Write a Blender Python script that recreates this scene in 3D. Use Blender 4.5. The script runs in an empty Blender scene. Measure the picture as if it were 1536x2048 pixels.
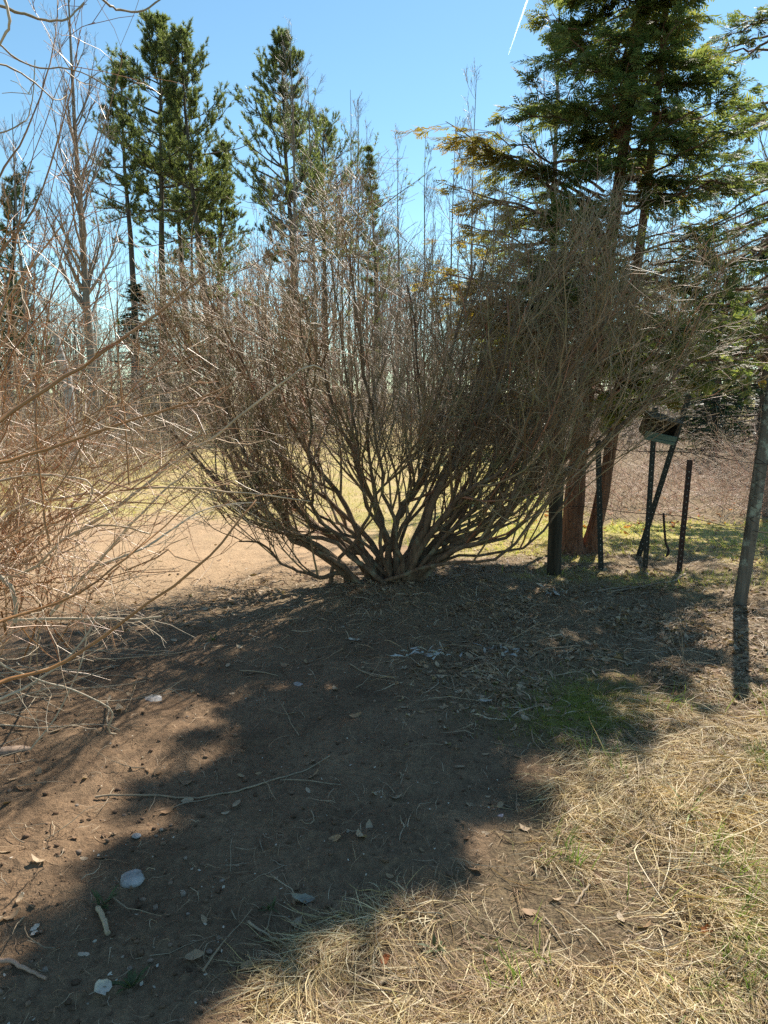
import bpy, math, random
import numpy as np
from mathutils import Vector

# ------------------------------------------------------------------ camera, sky, sun, exposure
S = bpy.context.scene
C = S.collection
D2R = math.radians
CAM_H, PITCH, FPX = 1.6, D2R(-8.9), 1490.0
cd = bpy.data.cameras.new('camera')
cam = bpy.data.objects.new('camera', cd)
C.objects.link(cam)
cam.location = (0, 0, CAM_H)
cam.rotation_euler = (math.pi/2 + PITCH, 0, 0)
cd.sensor_fit = 'VERTICAL'
cd.sensor_height = 36.0
cd.lens = 36.0*FPX/2048.0
cd.clip_start = 0.05
cd.clip_end = 20000
S.camera = cam

SUN_AZ, SUN_EL = 29.0, 46.5
w = bpy.data.worlds.new('World')
S.world = w
w.use_nodes = True
nt = w.node_tree
sky = nt.nodes.new('ShaderNodeTexSky')
sky.sky_type = 'NISHITA'
sky.sun_disc = False
sky.sun_elevation = D2R(SUN_EL)
sky.sun_rotation = D2R(SUN_AZ)
sky.altitude = 0
sky.air_density = 1.0
sky.dust_density = 0.05
sky.ozone_density = 1.6
bg = nt.nodes['Background']
bg.inputs['Strength'].default_value = 0.086
hs = nt.nodes.new('ShaderNodeMix'); hs.data_type = 'RGBA'; hs.blend_type = 'MULTIPLY'; hs.inputs[0].default_value = 1.0
hs.inputs[7].default_value = (0.84, 1.05, 1.0, 1)
nt.links.new(sky.outputs[0], hs.inputs[6]); nt.links.new(hs.outputs[2], bg.inputs[0])
ld = bpy.data.lights.new('sun', 'SUN')
ld.energy = 5.0
ld.angle = D2R(0.53)
ld.color = (1.0, 0.93, 0.82)
sun = bpy.data.objects.new('sun', ld)
C.objects.link(sun)
sd = Vector((math.sin(D2R(SUN_AZ))*math.cos(D2R(SUN_EL)), math.cos(D2R(SUN_AZ))*math.cos(D2R(SUN_EL)), math.sin(D2R(SUN_EL))))
sun.rotation_euler = sd.to_track_quat('Z', 'Y').to_euler()
sun.location = (6, 12, 14)
S.view_settings.view_transform = 'Standard'
S.view_settings.look = 'None'
S.view_settings.gamma = 1.0
S.view_settings.use_curve_mapping = False
S.view_settings.exposure = 1.03
S.render.engine = 'CYCLES'
S.cycles.max_bounces = 6
S.cycles.transparent_max_bounces = 4
S.cycles.volume_bounces = 3
S.cycles.use_denoising = False

rng = np.random.default_rng(7)

# ------------------------------------------------------------------ geometry helpers
cp, sp = math.cos(PITCH), math.sin(PITCH)
FWD = np.array([0, cp, sp]); UPV = np.array([0, -sp, cp])

def ray(px, py):
    a = (px-768.0)/FPX; b = (1024.0-py)/FPX
    return np.array([a, cp - b*sp, sp + b*cp])

def aty(px, py, Y):                     # the world point at depth Y that is seen at a place of the photograph
    r = ray(px, py); return np.array([0, 0, CAM_H]) + r*(Y/r[1])

def gnd(px, py):
    r = ray(px, py); t = CAM_H/(-r[2]); return np.array([r[0]*t, r[1]*t, 0.0])

def proj(x, y, z):
    d = z-CAM_H
    f = y*cp + d*sp; u = -y*sp + d*cp
    f = np.maximum(f, 0.05)
    return 768+FPX*x/f, 1024-FPX*u/f

def _hash(ix, iy, s):
    n = (ix.astype(np.int64)*374761393 + iy.astype(np.int64)*668265263 + s*2147483647) & 0xffffffff
    n = ((n ^ (n >> 13))*1274126177) & 0xffffffff
    return ((n ^ (n >> 16)) & 0xffff)/65535.0

def vnoise(x, y, s=0):
    ix = np.floor(x); iy = np.floor(y); fx = x-ix; fy = y-iy
    fx = fx*fx*(3-2*fx); fy = fy*fy*(3-2*fy)
    ix = ix.astype(np.int64); iy = iy.astype(np.int64)
    a = _hash(ix, iy, s); b = _hash(ix+1, iy, s); c = _hash(ix, iy+1, s); d = _hash(ix+1, iy+1, s)
    return (a*(1-fx)+b*fx)*(1-fy)+(c*(1-fx)+d*fx)*fy

def fbm(x, y, oct=4, s=0):
    t = 0; a = 0.5
    for i in range(oct):
        t = t + a*vnoise(x*2**i+i*17.3, y*2**i-i*9.1, s+i); a *= 0.5
    return t

def height(x, y):                       # the lie of the land, metres
    x = np.asarray(x, float); y = np.asarray(y, float)
    m = 0.10*np.exp(-((x-0.1)**2/1.6+(y-5.9)**2/0.8))
    h = 0.05*(fbm(x*0.5+3, y*0.5, 2, 5)-0.4)*np.clip(y/3, 0, 1)
    return m + h + np.clip(y-60, 0, 200)*0.012

def hz(x, y): return float(height(x, y))

def link(o, parent=None):
    C.objects.link(o)
    if parent is not None: o.parent = parent
    return o

def empty(name, loc, label=None, cat=None, group=None, kind=None):
    o = bpy.data.objects.new(name, None)
    o.empty_display_size = 0.2
    o.location = loc
    C.objects.link(o)
    return tag(o, label, cat, group, kind)

def tag(o, label=None, cat=None, group=None, kind=None):
    if label: o['label'] = label
    if cat: o['category'] = cat
    if group: o['group'] = group
    if kind: o['kind'] = kind
    return o

class MB:
    """collects vertices and quads / triangles in numpy arrays, links them as ONE mesh object"""
    def __init__(s): s.v = []; s.f = []; s.n = 0; s.cols = []; s.hascol = False
    def add(s, V, F, col=None):
        V = np.asarray(V, float).reshape(-1, 3)
        s.v.append(V); s.f.append(np.asarray(F, np.int64)+s.n); s.n += len(V)
        if col is not None: s.hascol = True
        s.cols.append(np.zeros(len(V)) if col is None else np.broadcast_to(np.asarray(col, float), (len(V),)))
        return s
    def tubes(s, P, R, sides=3, cap=False, col=None):
        P = np.asarray(P, float); R = np.asarray(R, float)
        if P.ndim == 2: P = P[None]; R = R[None]
        M, N, _ = P.shape
        if M == 0: return s
        T = np.empty_like(P)
        T[:, 1:-1] = P[:, 2:]-P[:, :-2]; T[:, 0] = P[:, 1]-P[:, 0]; T[:, -1] = P[:, -1]-P[:, -2]
        T /= np.linalg.norm(T, axis=2, keepdims=True)+1e-9
        ov = P[:, -1]-P[:, 0]
        ref = np.cross(ov, np.array([0.31, 0.77, 0.12])+0*ov)
        ref /= np.linalg.norm(ref, axis=1, keepdims=True)+1e-9
        U = np.cross(T, np.broadcast_to(ref[:, None], T.shape))
        U /= np.linalg.norm(U, axis=2, keepdims=True)+1e-9
        W = np.cross(T, U)
        a = np.arange(sides)*2*math.pi/sides
        V = P[:, :, None]+R[:, :, None, None]*(U[:, :, None]*np.cos(a)[None, None, :, None]+W[:, :, None]*np.sin(a)[None, None, :, None])
        base = (np.arange(M)*N*sides)[:, None, None]
        i = np.arange(N-1)[None, :, None]*sides; k = np.arange(sides)[None, None]; k2 = (k+1) % sides
        F = np.stack([base+i+k, base+i+k2, base+i+sides+k2, base+i+sides+k], -1).reshape(-1, 4)
        c = None
        if col is not None: c = np.repeat(np.broadcast_to(np.asarray(col, float), (M,)), N*sides)
        s.add(V.reshape(-1, 3), F, c)
        if cap:
            for m in range(M):
                o = s.n
                s.add(np.vstack([V[m, -1], P[m, -1][None], V[m, 0], P[m, 0][None]]),
                      [[k_, (k_+1) % sides, sides, sides] for k_ in range(sides)] +
                      [[sides+1+(k_+1) % sides, sides+1+k_, 2*sides+1, 2*sides+1] for k_ in range(sides)],
                      None if col is None else float(np.atleast_1d(col)[0]))
        return s
    def ribbons(s, P, Wd, side, col=None):
        P = np.asarray(P, float); M, N, _ = P.shape
        V = np.stack([P-side[:, None]*Wd[..., None], P+side[:, None]*Wd[..., None]], 2)
        base = (np.arange(M)*N*2)[:, None]; i = np.arange(N-1)[None]*2
        F = np.stack([base+i, base+i+1, base+i+3, base+i+2], -1).reshape(-1, 4)
        c = None
        if col is not None: c = np.repeat(np.broadcast_to(np.asarray(col, float), (M,)), N*2)
        return s.add(V.reshape(-1, 3), F, c)
    def quads(s, Q, col=None):           # Q [T,4,3]
        T = len(Q)
        c = None if col is None else np.repeat(np.broadcast_to(np.asarray(col, float), (T,)), 4)
        return s.add(Q.reshape(-1, 3), np.arange(T*4).reshape(T, 4), c)
    def box(s, c, sz, rot=None, bev=0.0):
        c = np.array(c, float); h = np.array(sz, float)/2
        b = min(bev, h.min()*0.6)
        pts = []
        for zx in (-1, 1):
            for (x, y) in ((-1, -1), (1, -1), (1, 1), (-1, 1)):
                pts.append([x*h[0], y*h[1], zx*h[2]])
        V = np.array(pts)
        if b > 0:                        # three insets per corner, a chamfered box
            V = []
            idx = {}
            for sx in (-1, 1):
                for sy in (-1, 1):
                    for sz_ in (-1, 1):
                        idx[(sx, sy, sz_)] = len(V)
                        V += [[sx*h[0], sy*(h[1]-b), sz_*(h[2]-b)], [sx*(h[0]-b), sy*h[1], sz_*(h[2]-b)], [sx*(h[0]-b), sy*(h[1]-b), sz_*h[2]]]
            V = np.array(V); F = []
            g = lambda a_, b_, c_, k: idx[(a_, b_, c_)]+k
            for q in (-1, 1):
                F += [[g(q, -1, -1, 0), g(q, 1, -1, 0), g(q, 1, 1, 0), g(q, -1, 1, 0)], [g(-1, q, -1, 1), g(1, q, -1, 1), g(1, q, 1, 1), g(-1, q, 1, 1)],
                      [g(-1, -1, q, 2), g(1, -1, q, 2), g(1, 1, q, 2), g(-1, 1, q, 2)]]
                for r in (-1, 1):
                    F += [[g(q, r, -1, 0), g(q, r, 1, 0), g(q, r, 1, 1), g(q, r, -1, 1)], [g(q, -1, r, 0), g(q, 1, r, 0), g(q, 1, r, 2), g(q, -1, r, 2)],
                          [g(-1, q, r, 1), g(1, q, r, 1), g(1, q, r, 2), g(-1, q, r, 2)]]
                    for t in (-1, 1): F += [[g(q, r, t, 0), g(q, r, t, 1), g(q, r, t, 2), g(q, r, t, 2)]]
        else:
            F = [[0, 3, 2, 1], [4, 5, 6, 7], [0, 1, 5, 4], [1, 2, 6, 5], [2, 3, 7, 6], [3, 0, 4, 7]]
        if rot is not None: V = V @ np.array(rot).T
        return s.add(V+c, F)
    def build(s, name, mat, parent=None, smooth=True, origin=None, kind=None, recalc=False):
        me = bpy.data.meshes.new(name)
        V = np.concatenate(s.v) if s.v else np.zeros((0, 3))
        if origin is not None: V = V-np.asarray(origin, float)
        F = np.concatenate(s.f) if s.f else np.zeros((0, 4), int)
        tri = F[:, 2] == F[:, 3]
        Q = F[~tri]; T = F[tri][:, :3]
        loops = np.concatenate([Q.reshape(-1), T.reshape(-1)]).astype(np.int32)
        starts = np.concatenate([np.arange(len(Q))*4, len(Q)*4+np.arange(len(T))*3]).astype(np.int32)
        me.vertices.add(len(V)); me.vertices.foreach_set('co', V.astype(np.float32).ravel())
        me.loops.add(len(loops)); me.loops.foreach_set('vertex_index', loops)
        me.polygons.add(len(starts)); me.polygons.foreach_set('loop_start', starts)
        me.polygons.foreach_set('use_smooth', np.full(len(starts), smooth))
        me.update(calc_edges=True)
        if s.hascol:
            at = me.attributes.new('tone', 'FLOAT', 'POINT')
            at.data.foreach_set('value', np.concatenate(s.cols).astype(np.float32))
        if mat: me.materials.append(mat)
        o = bpy.data.objects.new(name, me)
        if origin is not None and parent is None: o.location = origin
        link(o, parent)
        if kind: o['kind'] = kind
        return o

def unit(v): return v/(np.linalg.norm(v, axis=-1, keepdims=True)+1e-9)

def rnd(M, n=3): return rng.normal(size=(M, n))

def grow(st, d, L, n, up=0.1, wob=0.12, curl=None):
    """M shoots from st along d: n points each, bending by wob and turning up (or down) by up"""
    M = len(st); P = np.empty((M, n, 3)); P[:, 0] = st
    d = unit(d); step = (L/(n-1))[:, None]
    for i in range(1, n):
        d = unit(d + wob*rnd(M) + np.array([0, 0, 1.0])*(up if np.ndim(up) == 0 else up[:, None]))
        P[:, i] = P[:, i-1]+d*step
    return P

def taper(r0, r1, n, p=1.0):
    t = np.linspace(0, 1, n)[None]**p
    return np.asarray(r0)[:, None]*(1-t)+np.asarray(r1)[:, None]*t

def branch(P, R, k, t0, t1, ang0, ang1, out=0.0, centre=None):
    """k children from each parent: start, direction, parent radius there, parent index, t"""
    M, N, _ = P.shape
    idx = np.repeat(np.arange(M), k); t = rng.uniform(t0, t1, M*k)
    f = t*(N-1); i = np.minimum(f.astype(int), N-2); u = (f-i)[:, None]
    st = P[idx, i]*(1-u)+P[idx, i+1]*u
    tg = unit(P[idx, i+1]-P[idx, i])
    r = R[idx, i]*(1-u[:, 0])+R[idx, i+1]*u[:, 0]
    side = rnd(M*k); side = unit(side-(side*tg).sum(1)[:, None]*tg)
    a = rng.uniform(ang0, ang1, M*k)[:, None]
    d = tg*np.cos(a)+side*np.sin(a)
    if out:
        o = st-np.asarray(centre); o[:, 2] = 0
        d = d+out*unit(o)
    return st, unit(d), r, idx, t

def spline(pts, n):
    p = np.asarray(pts, float)
    p = np.vstack([2*p[0]-p[1], p, 2*p[-1]-p[-2]])
    m = len(p)-3; ts = np.linspace(0, m-1e-6, n); out = []
    for t in ts:
        i = int(t); u = t-i; a, b, c, d = p[i:i+4]
        out.append(0.5*((2*b)+(-a+c)*u+(2*a-5*b+4*c-d)*u*u+(-a+3*b-3*c+d)*u**3))
    return np.array(out)

# ------------------------------------------------------------------ materials
def rgb(c): return (c[0], c[1], c[2], 1)

def nmat(name):
    m = bpy.data.materials.new(name); m.use_nodes = True
    t = m.node_tree; return m, t, t.nodes['Principled BSDF'], t.nodes['Material Output']

def mixc(t, fac, a, b, mode='MIX'):
    n = t.nodes.new('ShaderNodeMix'); n.data_type = 'RGBA'; n.blend_type = mode
    for sock, v in ((n.inputs[0], fac), (n.inputs[6], a), (n.inputs[7], b)):
        if hasattr(v, 'is_linked') or isinstance(v, bpy.types.NodeSocket): t.links.new(v, sock)
        elif isinstance(v, (int, float)): sock.default_value = v
        else: sock.default_value = rgb(v)
    return n.outputs[2]

def noise(t, scale, detail=4, rough=0.6, vec=None, stretch=None, coord='Object'):
    n = t.nodes.new('ShaderNodeTexNoise'); n.inputs['Scale'].default_value = scale
    n.inputs['Detail'].default_value = detail; n.inputs['Roughness'].default_value = rough
    tc = t.nodes.new('ShaderNodeTexCoord'); src = tc.outputs[coord]
    if stretch:
        mp = t.nodes.new('ShaderNodeMapping'); mp.inputs['Scale'].default_value = stretch
        t.links.new(src, mp.inputs[0]); src = mp.outputs[0]
    t.links.new(src, n.inputs['Vector'])
    return n.outputs[0]

def ramp(t, fac, stops):
    n = t.nodes.new('ShaderNodeValToRGB'); e = n.color_ramp.elements
    while len(e) < len(stops): e.new(0.5)
    for el, (p, c) in zip(e, stops):
        el.position = p; el.color = rgb(c) if len(c) == 3 else c
    t.links.new(fac, n.inputs[0]); return n.outputs[0]

def bump(t, bsdf, h, strength=0.5, dist=0.01):
    n = t.nodes.new('ShaderNodeBump'); n.inputs['Strength'].default_value = strength; n.inputs['Distance'].default_value = dist
    t.links.new(h, n.inputs['Height']); t.links.new(n.outputs[0], bsdf.inputs['Normal'])

def twig_mat(name, stops, rough=0.55, nscale=6, spec=0.35, patch=None):
    """bark of thin shoots: every shoot its own tone, soft patches along it"""
    m, t, b, o = nmat(name)
    g = t.nodes.new('ShaderNodeNewGeometry')
    c = ramp(t, g.outputs['Random Per Island'], stops)
    n = noise(t, nscale, 3)
    c = mixc(t, 0.55, c, ramp(t, n, [(0.3, (0.35, 0.33, 0.3)), (0.7, (1.15, 1.12, 1.08))]), 'MULTIPLY')
    if patch: c = mixc(t, ramp(t, noise(t, patch[1], 3), [(0.52, (0, 0, 0)), (0.62, (1, 1, 1))]), c, patch[0])
    t.links.new(c, b.inputs['Base Color']); b.inputs['Roughness'].default_value = rough
    b.inputs['Specular IOR Level'].default_value = spec
    return m

def bark_mat(name, a, bcol, scale=18, stretch=(1, 1, 0.12), rough=0.85, lichen=None, bs=0.8, bd=0.02):
    m, t, b, o = nmat(name)
    n = noise(t, scale, 6, 0.65, stretch=stretch)
    n2 = noise(t, 3.0, 3)
    c = ramp(t, n, [(0.32, a), (0.66, bcol)])
    c = mixc(t, 0.5, c, ramp(t, n2, [(0.3, (0.55, 0.55, 0.55)), (0.7, (1.2, 1.2, 1.2))]), 'MULTIPLY')
    if lichen: c = mixc(t, ramp(t, noise(t, 9, 5, 0.7), [(0.54, (0, 0, 0)), (0.62, (1, 1, 1))]), c, lichen)
    t.links.new(c, b.inputs['Base Color']); b.inputs['Roughness'].default_value = rough
    b.inputs['Specular IOR Level'].default_value = 0.2
    bump(t, b, n, bs, bd)
    return m

def leaf_mat(name, stops, trans=0.35, rough=0.5, tonestops=None, nscale=1.2, spec=0.3, tint=(1.3, 1.5, 0.75)):
    """thin foliage: light comes through it; 'tone' is the leaf's own colour, green to bronze"""
    m, t, b, o = nmat(name)
    g = t.nodes.new('ShaderNodeNewGeometry')
    c = ramp(t, g.outputs['Random Per Island'], stops)
    if tonestops:
        at = t.nodes.new('ShaderNodeAttribute'); at.attribute_name = 'tone'
        f = at.outputs['Fac']
        c2 = ramp(t, g.outputs['Random Per Island'], tonestops)
        c = mixc(t, f, c, c2)
    n = noise(t, nscale, 3)
    c = mixc(t, 0.6, c, ramp(t, n, [(0.3, (0.5, 0.5, 0.5)), (0.7, (1.25, 1.25, 1.2))]), 'MULTIPLY')
    t.links.new(c, b.inputs['Base Color']); b.inputs['Roughness'].default_value = rough
    b.inputs['Specular IOR Level'].default_value = spec
    tr = t.nodes.new('ShaderNodeBsdfTranslucent')
    c3 = mixc(t, 1.0, c, tint, 'MULTIPLY')
    t.links.new(c3, tr.inputs[0])
    mx = t.nodes.new('ShaderNodeMixShader'); mx.inputs[0].default_value = trans
    t.links.new(b.outputs[0], mx.inputs[1]); t.links.new(tr.outputs[0], mx.inputs[2]); t.links.new(mx.outputs[0], o.inputs[0])
    return m

def plain_mat(name, a, b2, scale=8, rough=0.7, metal=0.0, bs=0.3, bd=0.003, stretch=None, spec=0.4):
    m, t, b, o = nmat(name)
    n = noise(t, scale, 5, 0.6, stretch=stretch)
    t.links.new(ramp(t, n, [(0.35, a), (0.65, b2)]), b.inputs['Base Color'])
    b.inputs['Roughness'].default_value = rough; b.inputs['Metallic'].default_value = metal
    b.inputs['Specular IOR Level'].default_value = spec
    bump(t, b, n, bs, bd)
    return m

M_BUSHSTEM = bark_mat('bush_bark', (0.085, 0.055, 0.036), (0.23, 0.155, 0.10), 30, (1, 1, 0.3), lichen=(0.20, 0.18, 0.12), bd=0.006)
M_BUSHTWIG = twig_mat('bush_twig', [(0, (0.19, 0.115, 0.06)), (0.4, (0.31, 0.205, 0.11)), (0.75, (0.46, 0.335, 0.20)), (0.9, (0.36, 0.13, 0.07)), (1.0, (0.58, 0.47, 0.33))], patch=((0.24, 0.20, 0.09), 5))
M_CANE = twig_mat('pale_cane', [(0, (0.36, 0.16, 0.07)), (0.35, (0.48, 0.28, 0.14)), (0.7, (0.60, 0.45, 0.28)), (1.0, (0.48, 0.18, 0.06))], rough=0.4, spec=.5)
M_WHITECANE = twig_mat('bleached_cane', [(0, (0.40, 0.31, 0.21)), (1.0, (0.54, 0.45, 0.33))], rough=0.6, nscale=14)
M_ORANGE = twig_mat('orange_cane', [(0, (0.30, 0.13, 0.045)), (0.5, (0.38, 0.19, 0.07)), (1.0, (0.26, 0.09, 0.035))], rough=0.4, nscale=10)
M_GREYBARK = bark_mat('grey_bark', (0.10, 0.085, 0.07), (0.26, 0.23, 0.195), 7, (1, 1, 0.2), bd=0.03)
M_FARTWIG = twig_mat('far_twig', [(0, (0.16, 0.125, 0.10)), (0.6, (0.27, 0.22, 0.175)), (1.0, (0.32, 0.21, 0.15))], nscale=0.6)
M_PINEBARK = bark_mat('pine_bark', (0.055, 0.045, 0.036), (0.15, 0.12, 0.095), 5, (1, 1, 0.2), bd=0.04)
M_CEDARBARK = bark_mat('cedar_bark', (0.09, 0.042, 0.025), (0.30, 0.155, 0.095), 42, (1, 1, 0.06), bs=1.0, bd=0.03)
M_NEEDLE = leaf_mat('pine_needles', [(0, (0.10, 0.12, 0.055)), (0.5, (0.165, 0.18, 0.085)), (1, (0.26, 0.26, 0.13))], 0.5, 0.45, nscale=0.5)
M_SPRUCE = leaf_mat('spruce_needles', [(0, (0.025, 0.045, 0.025)), (1, (0.05, 0.08, 0.035))], 0.2, 0.5)
M_CEDAR = leaf_mat('cedar_sprays', [(0, (0.09, 0.115, 0.050)), (0.6, (0.16, 0.175, 0.075)), (1, (0.28, 0.26, 0.11))], 0.52, 0.6, spec=.2,
                   tonestops=[(0, (0.24, 0.17, 0.04)), (0.5, (0.34, 0.20, 0.055)), (0.8, (0.36, 0.16, 0.05)), (1, (0.20, 0.19, 0.05))])
M_DEADLEAF = leaf_mat('dry_leaf', [(0, (0.22, 0.12, 0.06)), (0.5, (0.36, 0.24, 0.14)), (1, (0.46, 0.36, 0.25))], 0.15, 0.7, nscale=20)
M_REDLEAF = leaf_mat('russet_leaf', [(0, (0.30, 0.07, 0.03)), (1, (0.42, 0.16, 0.05))], 0.4, 0.6, nscale=20)
M_PALELEAF = leaf_mat('pale_leaf', [(0, (0.50, 0.42, 0.33)), (1, (0.62, 0.56, 0.48))], 0.15, 0.7, nscale=30)
M_STRAW = leaf_mat('dry_grass', [(0, (0.26, 0.16, 0.08)), (0.3, (0.42, 0.30, 0.14)), (0.65, (0.58, 0.46, 0.23)), (0.95, (0.74, 0.64, 0.44)), (1, (0.30, 0.28, 0.08))], 0.3, 0.5, nscale=3, tint=(1.15, 1.0, 0.6))
M_LITTER = leaf_mat('brown_litter', [(0, (0.16, 0.09, 0.05)), (0.4, (0.30, 0.19, 0.11)), (0.8, (0.46, 0.33, 0.20)), (1, (0.60, 0.50, 0.36))], 0.2, 0.6, nscale=5, tint=(1.1, 1.0, 0.8))
M_WEED = leaf_mat('weed_leaf', [(0, (0.05, 0.075, 0.03)), (1, (0.10, 0.12, 0.05))], 0.3, 0.6, nscale=20)
M_MOSS = leaf_mat('moss', [(0, (0.14, 0.16, 0.03)), (1, (0.32, 0.30, 0.07))], 0.3, 0.7, nscale=3)
M_GREEN = leaf_mat('green_grass', [(0, (0.10, 0.17, 0.03)), (1, (0.24, 0.30, 0.07))], 0.4, 0.5, nscale=3)
M_LAWN = leaf_mat('lawn_grass', [(0, (0.26, 0.29, 0.06)), (0.4, (0.46, 0.42, 0.12)), (1, (0.62, 0.48, 0.22))], 0.4, 0.5, nscale=1.0)
M_STONE = plain_mat('stone', (0.22, 0.20, 0.18), (0.42, 0.39, 0.36), 18, 0.85, bd=0.004)
M_STICK = twig_mat('fallen_stick', [(0, (0.22, 0.16, 0.10)), (1, (0.42, 0.33, 0.22))], rough=0.7, nscale=20)
M_STEEL = plain_mat('rusty_steel', (0.02, 0.012, 0.01), (0.06, 0.028, 0.02), 40, 0.7, 0.3, 0.5, 0.002)
M_GREENSTEEL = plain_mat('dark_green_steel', (0.010, 0.013, 0.011), (0.026, 0.03, 0.025), 25, 0.6, 0.2, 0.5, 0.002)
M_WIRE = plain_mat('rusty_wire', (0.03, 0.02, 0.014), (0.09, 0.06, 0.045), 20, 0.7, 0.1)
M_STUD = plain_mat('worn_stud', (0.15, 0.15, 0.14), (0.45, 0.45, 0.42), 20, 0.4, 0.5)
M_POST = bark_mat('weathered_post', (0.07, 0.06, 0.045), (0.22, 0.19, 0.15), 22, (1, 1, 0.07), lichen=(0.30, 0.32, 0.25), bd=0.012)
M_MOSSPOST = bark_mat('mossy_post', (0.028, 0.022, 0.015), (0.085, 0.068, 0.048), 22, (1, 1, 0.1), bd=0.012)
M_TRAYGREEN = plain_mat('green_painted_board', (0.05, 0.085, 0.065), (0.12, 0.17, 0.13), 10, 0.6, stretch=(0.3, 4, 4))
M_TRAYWOOD = plain_mat('raw_board', (0.025, 0.018, 0.012), (0.12, 0.08, 0.045), 10, 0.8, stretch=(0.3, 4, 4))
M_BRAMBLE = twig_mat('bramble_cane', [(0, (0.34, 0.18, 0.12)), (0.4, (0.52, 0.34, 0.25)), (0.8, (0.64, 0.50, 0.38)), (1, (0.40, 0.16, 0.11))], nscale=2)
M_BRUSH = twig_mat('brush_twig', [(0, (0.16, 0.12, 0.085)), (0.5, (0.30, 0.23, 0.165)), (1, (0.42, 0.34, 0.26))], nscale=1.5)
M_CLOUD, _t, _b, _o = nmat('contrail_vapour')
_v = _t.nodes.new('ShaderNodeVolumePrincipled'); _v.inputs['Density'].default_value = 0.07; _v.inputs['Color'].default_value = (1, 1, 1, 1); _v.inputs['Anisotropy'].default_value = 0.7
_t.nodes.remove(_b); _t.links.new(_v.outputs[0], _o.inputs['Volume'])

# ------------------------------------------------------------------ the ground: one sheet to the horizon
def smooth(a, b, x):
    t = np.clip((x-a)/(b-a), 0, 1); return t*t*(3-2*t)

def cover(x, y):
    """what covers the soil: straw grass, litter, moss, lawn (0..1 each)"""
    px, py = proj(x, y, 0*x)
    j = (fbm(x*1.6, y*1.6, 4, 31)-0.47)
    # dry grass at the lower right: its edge runs from the right rim down to the bottom
    ex = np.interp(py, [1330, 1400, 1480, 1560, 1650, 1780, 1880, 2048, 2600], [1450, 1260, 1090, 1060, 1000, 880, 740, 560, 480])
    grass = smooth(-70, 90, px-ex+j*520)*smooth(1290, 1420, py)
    mnd = np.exp(-((x-0.1)/1.5)**2-((y-5.7)/0.75)**2)
    lit = np.clip(mnd*1.3+smooth(780, 980, px+j*300)*smooth(1480, 1300, py+j*200)*smooth(8.6, 7.6, y+j)*1.0, 0, 1)
    moss = np.exp(-((px-1150)/125)**2-((py-1425)/55)**2)*(0.7+j*2)
    ly = np.interp(px, [-2000, 0, 450, 700, 860, 1500, 3000], [10.2, 10.2, 9.7, 9.3, 7.2, 6.6, 6.0])
    lawn = smooth(-0.5, 0.7, y-ly+j*4)
    br = smooth(2.0, 2.9, x+j*2-.12*(y-9.6))*smooth(9.1, 9.8, y+j*2)*smooth(60, 40, y)
    lawn = lawn*(1-br); lit = np.maximum(lit, br)
    return np.clip(grass, 0, 1), np.clip(lit, 0, 1), np.clip(moss, 0, 1), lawn

def relief(x, y):
    g, l, m, lw = cover(x, y)
    soil = np.clip(1-g-lw, 0.25, 1)
    r = 0.060*(fbm(x*2.1, y*2.1, 3, 11)-0.44)+soil*0.036*(fbm(x*9, y*9, 3, 12)-0.44)+soil*0.024*np.abs(fbm(x*31, y*31, 3, 13)-0.44)*2
    r += (g*0.085+l*0.035)*(fbm(x*3.3, y*3.3, 3, 90)-0.44)+(g*.03+l*0.02)*(fbm(x*9, y*9, 3, 14)-0.44)
    return r*smooth(60, 12, y)

yr = [-8, -4, -1.5, -0.3, 0.4]+list(0.8*np.exp(np.linspace(0, math.log(11/0.8), 340)))+list(11*np.exp(np.linspace(0.03, math.log(900/11), 60)))
yr = np.array(yr)
u = np.linspace(-1, 1, 371)
us = 0.42*u+0.58*u**3
Wd = 3+1.3*np.maximum(yr, 0)
GX = us[None]*Wd[:, None]; GY = np.repeat(yr[:, None], len(u), 1)
GZ = height(GX, GY)+relief(GX, GY)
ny, nx = GX.shape
ii = np.arange(ny-1)[:, None]*nx+np.arange(nx-1)[None]
gm = MB().add(np.stack([GX, GY, GZ], -1).reshape(-1, 3), np.stack([ii, ii+1, ii+nx+1, ii+nx], -1).reshape(-1, 4))

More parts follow.
